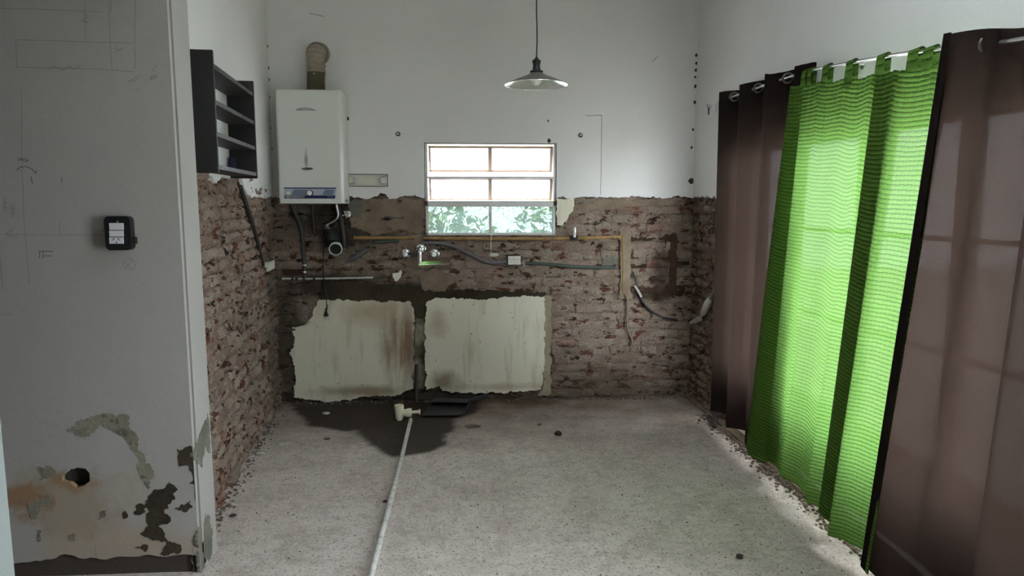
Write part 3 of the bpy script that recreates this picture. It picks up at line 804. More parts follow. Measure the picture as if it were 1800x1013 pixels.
def bush(loc, rx, ry, h, n_, seed, label, leaf=.07):
    rs = random.Random(seed); e = empty('garden_bush', loc, label, 'bush'); L = V(loc)
    bm = B()
    for i in range(n_):
        while True:
            q = V((rs.uniform(-1, 1), rs.uniform(-1, 1), rs.uniform(-1, 1)))
            if .2 < q.length < 1 + .15 * rs.random(): break
        p = L + V((q.x * rx, q.y * ry, h * .55 + q.z * h * .48))
        a = V((rs.gauss(0, 1), rs.gauss(0, 1), rs.gauss(0, 1))).normalized() * leaf * rs.uniform(.6, 1.2); b2 = a.cross(V((rs.gauss(0, 1), rs.gauss(0, 1), rs.gauss(0, 1)))).normalized() * leaf * .35
        bm.faces.new([bm.verts.new(x) for x in (p - a, p + b2, p + a, p - b2)])
    tag(obj('foliage', bm, 'leaf', e, recalc=False), kind='stuff')
    for i in range(9):
        bm = B(); t = V((rs.uniform(-1, 1) * rx * .9, rs.uniform(-1, 1) * ry * .6, h * rs.uniform(.75, 1.12))); tube(bm, smooth_path([L + V((rs.uniform(-.1, .1), 0, -.2)), L + t * .45 + V((rs.uniform(-.2, .2), 0, 0)), L + t], 4), [.022 - .0022 * j for j in range(9)], 5); obj('branch', bm, 'bark', e)
    return e


bush((-.75, 7.6, -.25), 1.05, .6, 1.75, 2600, 1, 'pale loose bush with bare twigs behind the left half of the kitchen window')
bush((1.35, 7.6, -.25), 1.0, .6, 1.95, 2800, 2, 'leafy green bush behind the right half of the kitchen window')

# --- window in the back wall
win = empty('window_1', ((WX0 + WX1) / 2, D, WZ0), None, None); tag(win, kind='structure')
FW = Frame((0, D + .03, 0), (1, 0, 0), (0, -1, 0))
zr = [FB.px(860, y)[1] for y in (251, 257, 302, 312.5, 354, 363, 413)]
bm = B(); t = .018
for a in ((WX0, WX0 + t, WZ0, WZ1), (WX1 - t, WX1, WZ0, WZ1), (WX0, WX1, WZ1 - .006, WZ1), (WX0, WX1, WZ0, WZ0 + t), (WX0, WX1, zr[5] - .002, zr[4] + .004)): boxF(bm, FW, *a, -.025, .034, .003)
obj('frame', bm, 'iron', win)
xm = FB.px(862, 390)[0]
bm = B(); boxF(bm, FW, xm - .011, xm + .011, WZ0, zr[5], -.015, .030, .002); obj('mullion', bm, 'iron', win)
for a, b2 in ((WX0 + t, xm - .008), (xm + .008, WX1 - t)):
    bm = B(); boxF(bm, FW, a, b2, WZ0 + t, zr[5], .004, .009); obj('pane', bm, 'pattern', win)
for za, zb in ((zr[2], zr[1]), (zr[4] + .006, zr[3])):
    hgt = zb - za; tilt = math.radians(20)
    FS = Frame((0, D + .03 + 0, 0), (1, 0, 0), (0, -1, 0)); bmF = B()
    y_in = lambda z: (zb - z) * math.tan(tilt)      # lower edge pushed outwards
    def tb(bm, u0, u1, z0, z1, d0, d1):
        hexa(bm, [FW.p(u, z, d - y_in(z)) for u, z, d in ((u0, z0, d0), (u1, z0, d0), (u1, z0, d1), (u0, z0, d1), (u0, z1, d0), (u1, z1, d0), (u1, z1, d1), (u0, z1, d1))]); return bm
    A, C = WX0 + .024, WX1 - .020
    for q in ((A, A + .017, za, zb), (C - .020, C, za, zb), (A, C, zb - .014, zb), (A, C, za, za + .016), (xm - .014, xm + .014, za, zb)): tb(bmF, *q, 0, .022)
    sash = obj('sash', bmF, 'iron_rust', win)
    for a, b2 in ((A + .017, xm - .014), (xm + .014, C - .020)): obj('pane', tb(B(), a, b2, za + .016, zb - .014, .008, .012), 'frost', sash)
bm = B(); boxF(bm, FW, WX0 + t, WX1 - t, zr[3] - .006, zr[3] + .010, .006, .034, .002); obj('transom', bm, 'iron', win)
q0, q1 = FB.px(862, 352), FB.px(863, 446)
bm = B(); tube(bm, [FB.p(q0[0], q0[1], .02), FB.p(q1[0] + .002, (q0[1] + q1[1]) / 2, .024), FB.p(q1[0], q1[1], .022)], .0028, 6)
cord = empty('pull_cord', FB.p(q1[0], q1[1], .022), 'thin white pull cord hanging from the kitchen window over bare brick', 'cord')
obj('string', bm, 'white_pl', cord)
bm = B(); lathe(bm, [(0, -.004), (.022, -.004), (.026, 0), (.022, .005), (0, .007)], FB.p(q1[0] + .02, q1[1] - .008, .012), (0, -1, 0), 16)
bmesh.ops.scale(bm, vec=(1.5, 1, .55), space=Matrix.Translation(-FB.p(q1[0] + .02, q1[1] - .008, .012)), verts=bm.verts); obj('cleat', bm, 'cream_pl', cord, 40)

rl = empty('added_roof_light', ((RX0 + RX1) / 2, (RY0 + RY1) / 2, 3.4), None, None); tag(rl, kind='structure')  # roof light put in for light from above, out of view
bm = B()
for a in ((RX0 - .03, RX0, RY0 - .03, RY1 + .03), (RX1, RX1 + .03, RY0 - .03, RY1 + .03), (RX0, RX1, RY0 - .03, RY0), (RX0, RX1, RY1, RY1 + .03)): box(bm, (a[0], a[2], 3.4), (a[1], a[3], 3.44))
obj('frame', bm, 'iron', rl)
bm = B(); box(bm, (RX0, RY0, 3.42), (RX1, RY1, 3.426)); obj('pane', bm, 'clear', rl)

# --- glazed doors in the right wall, the second one added for light
def door(name, u0, u1, z1, leaves, solid):
    e = empty(name, FR.p((u0 + u1) / 2, 0, -.10), None, None); tag(e, kind='structure')
    bm = B()
    for a in ((u0, u0 + .04, 0, z1), (u1 - .04, u1, 0, z1), (u0, u1, z1 - .04, z1)): boxF(bm, FR, *a, -.17, -.06, .004)
    obj('frame', bm, 'iron', e)
    wl_ = (u1 - u0 - .08) / leaves
    for i in range(leaves):
        a = u0 + .04 + i * wl_; b2 = a + wl_; st = .045
        bm = B()
        for q in ((a + .003, a + st, .015, z1 - .045), (b2 - st, b2 - .003, .015, z1 - .045), (a, b2, z1 - .10, z1 - .045), (a, b2, solid - .03, solid + .03)): boxF(bm, FR, *q, -.135, -.095)
        leaf = obj('door_leaf', bm, 'iron', e)
        bm = B(); boxF(bm, FR, a + .02, b2 - .02, .015, solid, -.125, -.105); obj('kick_panel', bm, 'iron', leaf)
        zs = [solid + .03 + (z1 - .10 - solid - .03) * j / 3 for j in range(4)]
        for j in range(1, 3):
            bm = B(); boxF(bm, FR, a + st, b2 - st, zs[j] - .010, zs[j] + .010, -.128, -.102); obj('glazing_bar', bm, 'iron', leaf)
        for j in range(3):
            bm = B(); boxF(bm, FR, a + st - .005, b2 - st + .005, zs[j], zs[j + 1], -.117, -.113); obj('pane', bm, 'clear', leaf)
    return e


door('door_1', DU0, DU1, DZ1, 4, .43)
door('added_door', EU0, EU1, 2.1, 2, .25)

# ------------------------------------------------------------------ curtains on a slightly sagging rod
XC = 1.597
ROD = [V((XC, y, z)) for y, z in ((4.80, 2.155), (4.42, 2.148), (3.69, 2.134), (3.27, 2.116), (2.92, 2.083), (2.65, 2.056), (2.36, 2.020), (2.13, 1.985), (2.0, 1.970), (1.6, 1.935), (1.2, 1.91))]
rod_path = smooth_path(ROD, 5)


def rod_z(y):
    for a, b2 in zip(rod_path, rod_path[1:]):
        if b2.y <= y <= a.y: return a.z + (b2.z - a.z) * (a.y - y) / max(1e-6, a.y - b2.y)
    return rod_path[-1].z


e = empty('curtain_rod', ROD[0], 'thin steel curtain rod sloping along the right wall above the curtains', 'curtain rod')
obj('rod', tube(B(), rod_path, .0075, 10), 'steel', e, 180)
for y in (4.60, 3.05, 1.3):
    u = (D - y) / abs(FR.u.y); zz = rod_z(y)
    bm = B(); tube(bm, [FR.p(u, zz + .0, .008), V((XC, y, zz))], .005, 8); obj('bracket', bm, 'steel', e)
    bm = B(); lathe(bm, [(0, 0), (.022, 0), (.020, .006), (0, .008)], FR.p(u, zz, .010), FR.n, 14); obj('bracket_plate', bm, 'steel', e)
for y, h_ in ((4.765, .062), (4.62, .055)):
    hk = empty('curtain_clip', (XC, y, rod_z(y) - h_), 'small dark metal curtain clip hanging at the far tip of the curtain rod' if y > 4.7 else 'small pale metal curtain clip hanging from the rod beside the first curtain fold', 'curtain clip', 'loose clips on the rod')
    zz = rod_z(y); m_ = 'dark_metal' if y > 4.7 else 'steel'
    obj('ring', torus(B(), (XC, y, zz - .006), (0, 1, 0), .013, .0018), m_, hk)
    for s in (-1, 1):
        bm = B(); hexa(bm, [V((XC + a, y + s * .003 + b2, zz - c2)) for a, b2, c2 in ((-.003, 0, h_), (.003, 0, h_), (.003, .003 * s + .002, h_), (-.003, .003 * s + .002, h_), (-.004, 0, .02), (.004, 0, .02), (.004, .003, .02), (-.004, .003, .02))]); obj('jaw', bm, m_, hk)


def curtain_bm(nu, nv, top, bot, fold, rows):
    bm = B(); uvl = bm.loops.layers.uv.new('UVMap'); g = []; uvs = {}
    W = rows
    for j in range(nv + 1):
        v = j / nv; row = []
        for i in range(nu + 1):
            s = i / nu; a = top(s); b2 = bot(s); p = V(a).lerp(V(b2), v); dx, dy = fold(s, v)
            q = bm.verts.new(p + V((dx, dy, 0))); uvs[q] = (s * W, -v * 2.0); row.append(q)
        g.append(row)
    for j in range(nv):
        for i in range(nu):
            f = bm.faces.new((g[j][i], g[j][i + 1], g[j + 1][i + 1], g[j + 1][i]))
            for l in f.loops: l[uvl].uv = uvs[l.vert]
    return bm


def lin(p, s):                                     # piecewise linear through (s, value...) knots
    for a, b2 in zip(p, p[1:]):
        if s <= b2[0]:
            t_ = (s - a[0]) / (b2[0] - a[0]); return [x + (y - x) * t_ for x, y in zip(a[1:], b2[1:])]
    return list(p[-1][1:])


TAU = 2 * math.pi


def eyelets(e, ys, xo, rad, s_=1):
    for y, x in zip(ys, xo):
        obj('eyelet', torus(B(), (XC + x, y, rod_z(y) - .004), (.35 * s_, 1, 0), rad, .0055, 24, 8), 'eyelet', e, 180)


# far brown eyelet curtain
def f1(s, v):
    ee = max(0, (s - .84) / .16); s = bk(s); k2 = 1 - .25 * v; w_ = math.sin(TAU * 3.0 * s + 1.9)
    w_ = math.copysign(abs(w_) ** .75, w_)
    t_ = max(0, (s - .82) / .18)
    return ((-.052 * w_ * k2 - .012 * v) * (1 - t_) + .038 * t_ - .030 * min(1, ee * 3), .018 * math.sin(TAU * 6 * s) * k2)


BK = ((0, 0), (.84, 1.0), (1.0, .84))
bk = lambda s: lin(BK, s)[0]
e = empty('brown_curtain', (XC, 3.9, .12), 'brown woven eyelet curtain bunched left of the green curtain', 'curtain')
cm = curtain_bm(150, 60, lambda s: (XC, 4.43 - 1.09 * bk(s), rod_z(4.43 - 1.09 * bk(s)) + .040 + .004 * math.sin(40 * s)),
                lambda s: (XC, 4.38 - .92 * bk(s), .125 + .012 * math.sin(TAU * 3 * s)), f1, 2.5)
obj('fabric', cm, 'brown', e, 180, recalc=False)
eyelets(e, (4.30, 4.07, 3.93, 3.70, 3.56), (-.0, .0, .0, .0, .0), .024)


# green tab-top curtain
GK = ((0, .15), (.10, 0), (.60, .83), (.74, .67), (.87, .84), (1.0, 1.09))


def gm(s): return lin(GK, s)[0]


def f2(s, v):
    a = .004 + .034 * v; q = gm(s)
    w_ = math.sin(TAU * (3.4 * q + .35 * q * q) + .4) + .35 * math.sin(TAU * 8.3 * q + 1.7 + v)
    ly = lin(((0, -.052), (.06, -.048), (.10, -.030), (.16, -.010), (.55, -.004), (.60, -.006), (.64, -.018), (.70, -.026), (.745, -.040), (.82, -.044), (1, -.03)), s)[0]
    sm = .004 * math.sin(TAU * 26 * q) * max(0, 1 - v * 7)
    return (-.008 - a * w_ * .8 + ly + sm - .025 * max(0, 1 - q / .3), .010 * math.cos(TAU * 3.6 * q) * v)


GT = lambda s: 3.385 - 1.04 * gm(s)
e = empty('green_curtain', (XC, 3.1, .09), 'bright green waffle-weave tab-top curtain glowing with daylight', 'curtain')
cm = curtain_bm(240, 110, lambda s: (XC, GT(s), rod_z(GT(s)) - .062 - .012 * abs(math.sin(math.pi * gm(s) * 5))),
                lambda s: (XC - .01, 3.66 - 1.10 * gm(s), .125 - .045 * gm(s) + .018 * math.sin(TAU * (3.4 * gm(s)) + .4)), f2, 1.9)
obj('fabric', cm, 'green', e, 180, recalc=False)
for y, wd in ((3.36, .05), (3.30, .045), (3.15, .055), (2.945, .058), (2.715, .060), (2.51, .065), (2.425, .06)):
    bm = B(); uvl = bm.loops.layers.uv.new('UVMap'); zz = rod_z(y); prof = []
    for x, z in ((-.016, -.09), (-.015, -.03), (-.0125, 0), (-.009, .0095), (0, .0125), (.009, .0095), (.0125, 0), (.012, -.03), (.006, -.09)): prof.append((XC + x, zz + z))
    rows = [[bm.verts.new((x, y + sgn * wd / 2 * (1 + .25 * (zz - z > .05)), z + sgn * -.0007)) for sgn in (-1, -.3, .3, 1)] for x, z in prof]
    for i, (a, b2) in enumerate(zip(rows, rows[1:])):
        for j in range(3):
            f = bm.faces.new((a[j], a[j + 1], b2[j + 1], b2[j]))
            for l, (uu, vv) in zip(f.loops, ((j, i), (j + 1, i), (j + 1, i + 1), (j, i + 1))): l[uvl].uv = (uu * .015, vv * .02)
    obj('tab', bm, 'green', e, 180, recalc=False)
hp = [V((XC + f2(s, .017)[0] - .002, GT(s), rod_z(GT(s)) - .095)) for s in [i / 60 for i in range(61)]]
obj('header_seam', tube(B(), hp, .0016, 5), 'green', e)


# near brown eyelet curtain
def f3(s, v):
    ee = max(0, 1 - s / .09); s = ck(s)
    w_ = math.sin(math.pi * s / .36 + .25); w_ = math.copysign(abs(w_) ** .7, w_)
    return (-.050 * w_ * (1 - .15 * v) - .008 - .022 * min(1, ee * 3), .014 * math.sin(TAU * s / .36))


CK = ((0, .15), (.11, 0), (1.0, 1.0))
ck = lambda s: lin(CK, s)[0]
e = empty('brown_curtain', (XC, 2.1, .06), 'brown woven eyelet curtain nearest the camera, right of the green curtain', 'curtain')
RT = lambda s: 2.290 - .57 * ck(s)
cm = curtain_bm(150, 60, lambda s: (XC, RT(s), rod_z(RT(s)) + .040), lambda s: (XC, 2.585 - .79 * ck(s), .055), f3, 1.3)
obj('fabric', cm, 'brown', e, 180, recalc=False)
eyelets(e, (2.125, 1.93), (-.014, 0), .029, .6)

# ------------------------------------------------------------------ things on the partition
u0, z1 = FP.px(190, 380); u1, z0 = FP.px(239, 439)
e = empty('switch_plate', FP.p((u0 + u1) / 2, z0, 0), 'black surface-mounted switch box with two rockers and a socket on the grey partition', 'switch')
rr = .018
rp = [(cx + rr * math.cos(t_), cz + rr * math.sin(t_)) for cx, cz, a0 in ((u1 - rr, z1 - rr, 0), (u0 + rr, z1 - rr, 1), (u0 + rr, z0 + rr, 2), (u1 - rr, z0 + rr, 3)) for t_ in [(a0 + j / 5) * HP for j in range(6)]]
bm = B(); slab(bm, FP, rp, 0, .034); bmesh.ops.bevel(bm, geom=[ed for ed in bm.edges if all(abs((v.co - FP.o).dot(FP.n) - .034) < 1e-4 for v in ed.verts) and len({f.normal.to_tuple(1) for f in ed.link_faces}) > 1], offset=.005, segments=2, affect='EDGES'); obj('box', bm, 'black_pl', e, 35)
for i, (ya, yb) in enumerate(((391.5, 404), (404.5, 415.7), (416.3, 428))):
    ua, za = FP.px(201, yb); ub, zb = FP.px(225, ya); bm = B(); boxF(bm, FP, ua, ub, za + .0006, zb - .0006, .030, .037, .001); m_ = obj('rocker' if i < 2 else 'socket', bm, 'module', e)
    if i == 2:
        uc, zc = (ua + ub) / 2, (za + zb) / 2; bm = B()
        strokes(bm, FP, [[(uc - .012, zc + .002), (uc - .007, zc + .008)], [(uc + .012, zc + .002), (uc + .007, zc + .008)], [(uc, zc - .004), (uc, zc - .010)]], .0032, .0373, False); obj('slot', bm, 'black_pl', m_, recalc=False)
u, z = FP.px(214.5, 389.5); bm = B(); lathe(bm, [(0, 0), (.004, 0), (.0035, .002), (0, .0025)], FP.p(u, z, .034), FP.n, 10); obj('screw', bm, 'steel', e)
bm = B(); ua, zb = FP.px(237, 416); boxF(bm, FP, ua - .002, ua + .012, zb - .027, zb, .004, .022, .003); obj('cable_gland', bm, 'black_pl', e)

# ------------------------------------------------------------------ things on the left wall
SD = .155
uA = (D - 3.06) / abs(FL.u.y); uB = (D - 3.90) / abs(FL.u.y)
zt, zb_ = 2.115, 1.628
e = empty('wall_shelf', FL.p((uA + uB) / 2, zb_, 0), 'black-brown open wall shelf with four boards left of the water heater', 'shelf')
for a, b2, zz0, zz1 in ((uA, uA - .018, zb_ - .004, zt + .02), (uB, uB + .018, zb_, zt + .03)):
    bm = B(); boxF(bm, FL, a, b2, zz0, zz1, .014, SD, .0015); obj('side_panel', bm, 'dark_wood', e)
for zz in (2.075, 1.925, 1.79, 1.65):
    bm = B(); boxF(bm, FL, uB + .018, uA - .018, zz - .010, zz + .010, .016, SD - .004, .0015); obj('shelf_board', bm, 'wood_edge', e)
u_, z_ = FL.px(412, 280, .05)
bm = B(); boxF(bm, FL, u_ - .02, u_ + .03, 1.660, 1.735, .03, .055, .002)
tag(obj('small_box', bm, 'navy_box'), 'small dark blue box standing on the lowest board of the wall shelf', 'box')
pts = [FL.p(*FL.px(x, y), d) for x, y, d in ((421, 328, .004), (428, 352, .008), (438, 385, .010), (450, 425, .008), (462, 466, .000))]
tag(obj('cable_conduit', tube(B(), smooth_path(pts, 5), .014, 10), 'dark_metal', smooth=180), 'dark conduit running diagonally in a chase of the left brick wall', 'conduit')
ua, za = FL.px(466, 478); ub, zb2 = FL.px(477, 457)
e = empty('wall_socket', FL.p((ua + ub) / 2, za, 0), 'small cream socket box low at the end of the left wall conduit', 'socket')
bm = B(); boxF(bm, FL, ub, ua, za, zb2, -.01, .022, .003); obj('box', bm, 'cream_pl', e)
bm = B(); boxF(bm, FL, ub + .012, ua - .012, za + .012, zb2 - .012, .020, .025, .001); obj('module', bm, 'white_pl', e)

# ------------------------------------------------------------------ water heater with flue
HX0, HX1, HZ0, HZ1, HY = -1.356, -.912, 1.490, 2.262, 4.93
e = empty('water_heater', ((HX0 + HX1) / 2, D, HZ0), 'white wall-hung gas water heater left of the window', 'water heater')
FH = Frame((0, HY, 0), (1, 0, 0), (0, -1, 0))
bm = B()
sec = [(HX0, D - .02), (HX1, D - .02), (HX1, HY + .022), (HX1 - .016, HY), (HX0 + .012, HY), (HX0, HY + .012)]
lo = [bm.verts.new((x, y, HZ0)) for x, y in sec]; hi = [bm.verts.new((x, y, HZ1)) for x, y in sec]
bm.faces.new(lo[::-1]); bm.faces.new(hi)
for i in range(6): bm.faces.new((lo[i - 1], lo[i], hi[i], hi[i - 1]))
bmesh.ops.bevel(bm, geom=bm.edges[:], offset=.004, segments=2, affect='EDGES'); obj('casing', bm, 'enamel', e, 30)
H = lambda x, y: FH.px(x, y)
pn = empty  # (alias kept local)
a, b2 = H(500, 350), H(591, 330)
bm = B(); slab(bm, FH, [H(500, 330), H(592, 330), H(589, 349), H(499.5, 349)], 0, .0015); cp = obj('control_panel', bm, 'silver', e)
for q, m_, nm in (([H(499, 329.8), H(591, 330), H(590.4, 332), H(499.5, 331.8)], 'navy', 'trim_band'), ([H(501, 343.5), H(590, 343.8), H(588.5, 349.2), H(499.8, 349)], 'navy', 'trim_band'),
                  ([H(516, 333.5), H(540, 333.5), H(537, 343), H(512, 343)], 'print_grey', 'print_block'), ([H(572, 333.5), H(588.5, 333.5), H(585.5, 343), H(566, 343)], 'print_grey', 'print_block')):
    obj(nm, slab(B(), FH, q, .001, .0022), m_, cp)
uu, zz = H(502, 348.4); t1 = text_bm('PERFORMANCE', FH, uu, zz + .0015, .0024, .0205, .35); ww = max((v.co - FH.o).dot(FH.u) for v in t1.verts) - uu
for v in t1.verts: v.co.x = uu + (v.co.x - uu) * ((H(536, 348)[0] - uu) / ww)
obj('lettering', t1, 'white_pl', cp, recalc=False)
bm = B(); strokes(bm, FH, [[(x, 347), (x + 1.5, 346)] for x in (577, 580, 582, 584)] + [[(576, 345.5), (578, 345.4)]], .0018, .0026); obj('lettering', bm, 'silver', cp, recalc=False)
uu, zz = H(545.5, 339.5); bm = B(); lathe(bm, [(0, 0), (.021, 0), (.0205, .018), (.018, .022), (0, .022)], FH.p(uu, zz, .001), FH.n, 24); kn = obj('knob', bm, 'black_pl', e, 40)
bm = B(); lathe(bm, [(0, .021), (.0175, .021), (.0168, .025), (0, .026)], FH.p(uu, zz, .001), FH.n, 24); obj('knob_cap', bm, 'white_pl', kn, 40)
uu, zz = H(507, 339.5); bm = B(); lathe(bm, [(0, 0), (.014, 0), (.0135, .008), (.010, .010), (0, .010)], FH.p(uu, zz, .001), FH.n, 20); obj('button', bm, 'cream_pl', e, 40)
bm = B(); slab(bm, FH, [H(519, 194.5), H(524, 191), H(532, 189.7), H(540, 189.6), H(549, 191), H(557, 194.8), H(540, 194.4)], 0, .004); bd = obj('badge', bm, 'badge', e)
bm = B(); strokes(bm, FH, [[(531 + i * 2.2, 193.6), (532 + i * 2.2, 191.6)] for i in range(7)], .003, .0045); obj('badge_mark', bm, 'white_pl', bd, recalc=False)
uu, zz = H(544, 296.5); bm = B(); slab(bm, FH, [(uu - .022, zz + .006), (uu + .022, zz + .006), (uu + .018, zz - .005), (uu - .018, zz - .005)], -.001, .0015); obj('sight_slot', bm, 'black_hole', e)
bm = B(); boxF(bm, FH, HX1 - .0005, HX1 + .0012, HZ0 + .01, HZ0 + .028, -.16, -.06); obj('rating_label', bm, 'print_grey', e)
# flue
fx = (H(533, 157)[0] + H(563, 157)[0]) / 2 + .0
f = empty('flue_pipe', (fx, 5.05, HZ1), 'grey flue pipe with pale ribbed elbow rising from the water heater', 'flue')
zc = FB.px(548, 95)[1]
obj('pipe', tube(B(), [V((fx, 5.06, HZ1 - .004)), V((fx, 5.065, HZ1 + .08)), V((fx + .004, 5.07, zc - .135))], .061, 24), 'flue', f, 60)
pth = []; rad = []
for i in range(33):
    t_ = i / 32
    if t_ < .35: p = V((fx + .004, 5.068, zc - .15 + .16 * t_ / .35 * .65))
    else:
        q = (t_ - .35) / .65 * HP; R_ = .050; p = V((fx + .004, 5.068 + R_ * (1 - math.cos(q)) + .05 * max(0, q - 1.0), zc - .046 + R_ * math.sin(q)))
    pth.append(p); rad.append(.0625 + .004 * math.sin(t_ * 48))
obj('elbow', tube(B(), pth, rad, 24), 'flue_clay', f, 60)
torus(bm := B(), (fx + .004, D - .016, zc - .002), (0, 1, 0), .070, .010, 24); obj('wall_seal', bm, 'cement_tan', f, 180)
for dx, dz in ((.0, -.165), (.03, -.22)):
    bm = B(); lathe(bm, [(0, 0), (.005, 0), (.004, .003), (0, .004)], (fx + dx, 5.07 - math.sqrt(.061 ** 2 - dx ** 2), zc + dz), (0, -1, 0), 8); obj('screw', bm, 'steel', f)

# ------------------------------------------------------------------ small fittings on the back wall
a, b2 = PZ(612.5, 327), PZ(681, 308)
e = empty('tube_lamp_base', FB.p((a[0] + b2[0]) / 2, a[1], .014), 'open white tube lamp base without its tube right of the water heater', 'lamp base')
bm = B()
for q in ((a[0], a[0] + .007, a[1], b2[1]), (b2[0] - .007, b2[0], a[1], b2[1]), (a[0], b2[0], a[1], a[1] + .007), (a[0], b2[0], b2[1] - .007, b2[1])): boxF(bm, FB, *q, .012, .034)
obj('rim', bm, 'cream_pl', e)
bm = B(); boxF(bm, FB, a[0] + .005, b2[0] - .005, a[1] + .005, b2[1] - .005, .012, .016); obj('back_plate', bm, 'cream_pl', e)
bm = B(); boxF(bm, FB, a[0] - .005, b2[0] + .005, a[1] - .005, b2[1] + .006, .010, .0155); obj('shadow_gap', bm, 'dark_metal', e)  # dark backing drawn as the shadow line round the rim
zc = (a[1] + b2[1]) / 2
for u, s, m_ in ((a[0] + .018, 1, 'cream_pl'), (b2[0] - .018, -1, 'white_pl')):
    bm = B(); boxF(bm, FB, min(u - .008 * s, u + .036 * s), max(u - .008 * s, u + .036 * s), zc - .022, zc + .022, .016, .042, .005); hd = obj('lamp_holder', bm, m_, e, 40)
    bm = B(); boxF(bm, FB, min(u + .036 * s, u + .052 * s), max(u + .036 * s, u + .052 * s), zc - .012, zc + .012, .016, .034, .004); obj('holder_nose', bm, m_, hd, 40)
    bm = B(); lathe(bm, [(.006, 0), (.009, 0), (.009, .002), (.006, .002)], FB.p(u + .030 * s, zc, .042), FB.n, 14); bmesh.ops.scale(bm, vec=(1, 1, 1.8), space=Matrix.Translation(-FB.p(u + .030 * s, zc, .042)), verts=bm.verts); obj('contact_slot', bm, 'print_grey', hd)
for x, y, lab in ((700, 236, 'dark screw anchor in the white wall up left of the kitchen window'), (1020, 238, 'dark screw anchor in the white wall up right of the kitchen window')):
    u, z = PZ(x, y); e = empty('screw_anchor', FB.p(u, z, .014), lab, 'screw', 'screw anchors above the window')
    bm = B(); torus(bm, FB.p(u, z, .016), FB.n, .012, .005, 14); obj('collar', bm, 'dark_metal', e, 180)
    bm = B(); lathe(bm, [(0, 0), (.006, 0), (.006, .02), (.008, .022), (.007, .026), (0, .027)], FB.p(u, z, .012), FB.n, 10); obj('screw_head', bm, 'steel', e)


def pipe(name, label, cat, pts, r, mat, seg=10, sm=5, parent=None, d=None):
    P = [FB.p(*PZ(p[0], p[1]), p[2]) for p in pts]
    o = obj(name, tube(B(), smooth_path(P, sm) if len(P) > 2 else P, r, seg), mat, parent, 60)
    return tag(o, label, cat) if label else o


e = empty('gas_pipe', FB.p(*PZ(1097, 515), .008), 'ochre gas pipe running level under the window and down at its right end', 'pipe')
pipe('run', None, None, ((622, 418, .004), (700, 418.5, .004), (730, 418, .0)), .0135, 'ochre', parent=e)
pipe('run', None, None, ((744, 418.5, .002), (860, 419.5, .006), (1000, 419, .008), (1090, 416, .008)), .0135, 'ochre', parent=e)
pipe('drop', None, None, ((1094, 412, .006), (1095, 460, .006), (1095, 515, .005)), .0085, 'ochre_dull', parent=e)
for x in (1026, 1088): pipe('coupling', None, None, ((x - 2, 418, .008), (x + 2, 418, .008)), .018, 'brass', parent=e)
u, z = PZ(1008, 418); e = empty('lever_valve', FB.p(u, z, .02), 'upright chrome lever valve on the ochre gas pipe', 'valve')
bm = B(); tube(bm, [FB.p(u - .03, z, .014), FB.p(u + .03, z, .014)], [.019, .019], 8); obj('body', bm, 'dark_metal', e)
bm = B(); lathe(bm, [(0, 0), (.016, 0), (.014, .03), (0, .032)], FB.p(u, z, .015), FB.n, 12); obj('stem', bm, 'black_pl', e)
bm = B(); boxF(bm, FB, u - .009, u + .009, z + .004, z + .082, .042, .050, .003); obj('lever', bm, 'chrome', e, 40)
pipe('flexible_conduit', 'grey conduit sagging below the window toward the double socket', 'conduit', ((742, 427, .006), (768, 427, .012), (795, 432, .014), (825, 446, .014), (850, 458, .012), (868, 462, .008), (888, 460, .002)), .014, 'grey_pl')
pipe('flexible_conduit', 'dark green conduit set in the brick right of the double socket', 'conduit', ((924, 463, .004), (960, 464, .006), (1000, 468, .008), (1045, 470, .008), (1083, 470, .0)), .012, 'green_cond')
a, b2 = PZ(893, 465), PZ(915, 450)
e = empty('double_socket', FB.p((a[0] + b2[0]) / 2, a[1], 0), 'white double socket in a dark box below the window', 'socket')
bm = B(); boxF(bm, FB, a[0] - .014, b2[0] + .014, a[1] - .010, b2[1] + .012, -.01, .012, .002); obj('box', bm, 'dark_metal', e)
for i in range(2):
    w_ = (b2[0] - a[0]) / 2; ua = a[0] + w_ * i; bm = B(); boxF(bm, FB, ua + .0006, ua + w_ - .0006, a[1], b2[1], .008, .022, .0015); so = obj('socket', bm, 'white_pl', e)
    uc, zc = ua + w_ / 2, (a[1] + b2[1]) / 2; bm = B()
    strokes(bm, FB, [[(uc - .012, zc + .004), (uc - .007, zc + .012)], [(uc + .012, zc + .004), (uc + .007, zc + .012)], [(uc, zc - .006), (uc, zc - .014)]], .003, .0224, False); obj('slot', bm, 'black_pl', so, recalc=False)

# wall mixer tap
u1_, z1_ = PZ(714, 446); u2_, z2_ = PZ(740, 440); u3_, z3_ = PZ(764, 446)
e = empty('mixer_tap', FB.p(u2_, z2_ - .1, 0), 'chrome wall mixer tap with two round handles and a long spout', 'tap')
for u, z in ((u1_, z1_), (u3_, z3_)):
    bm = B(); lathe(bm, [(0, .0), (.036, 0), (.034, .012), (.026, .018), (.014, .02), (.014, .04), (.021, .044), (.023, .070), (.018, .075), (0, .076)], FB.p(u, z, .004), FB.n, 24); obj('handle', bm, 'chrome', e, 40)
bm = B(); lathe(bm, [(0, 0), (.038, 0), (.036, .012), (.026, .02), (.016, .022), (.016, .06), (0, .06)], FB.p(u2_, z2_ + .01, .004), FB.n, 24); obj('flange', bm, 'chrome', e, 40)
pv = FB.p(u2_, z2_, .125)
bm = B(); tube(bm, smooth_path([FB.p(u2_, z2_ + .01, .05), FB.p(u2_, z2_ + .012, .10), FB.p(u2_, z2_ - .01, .125), FB.p(u2_, z2_ - .05, .125), FB.p(u2_, z2_ - .088, .125)], 5), .017, 14); obj('spout_neck', bm, 'chrome', e, 60)
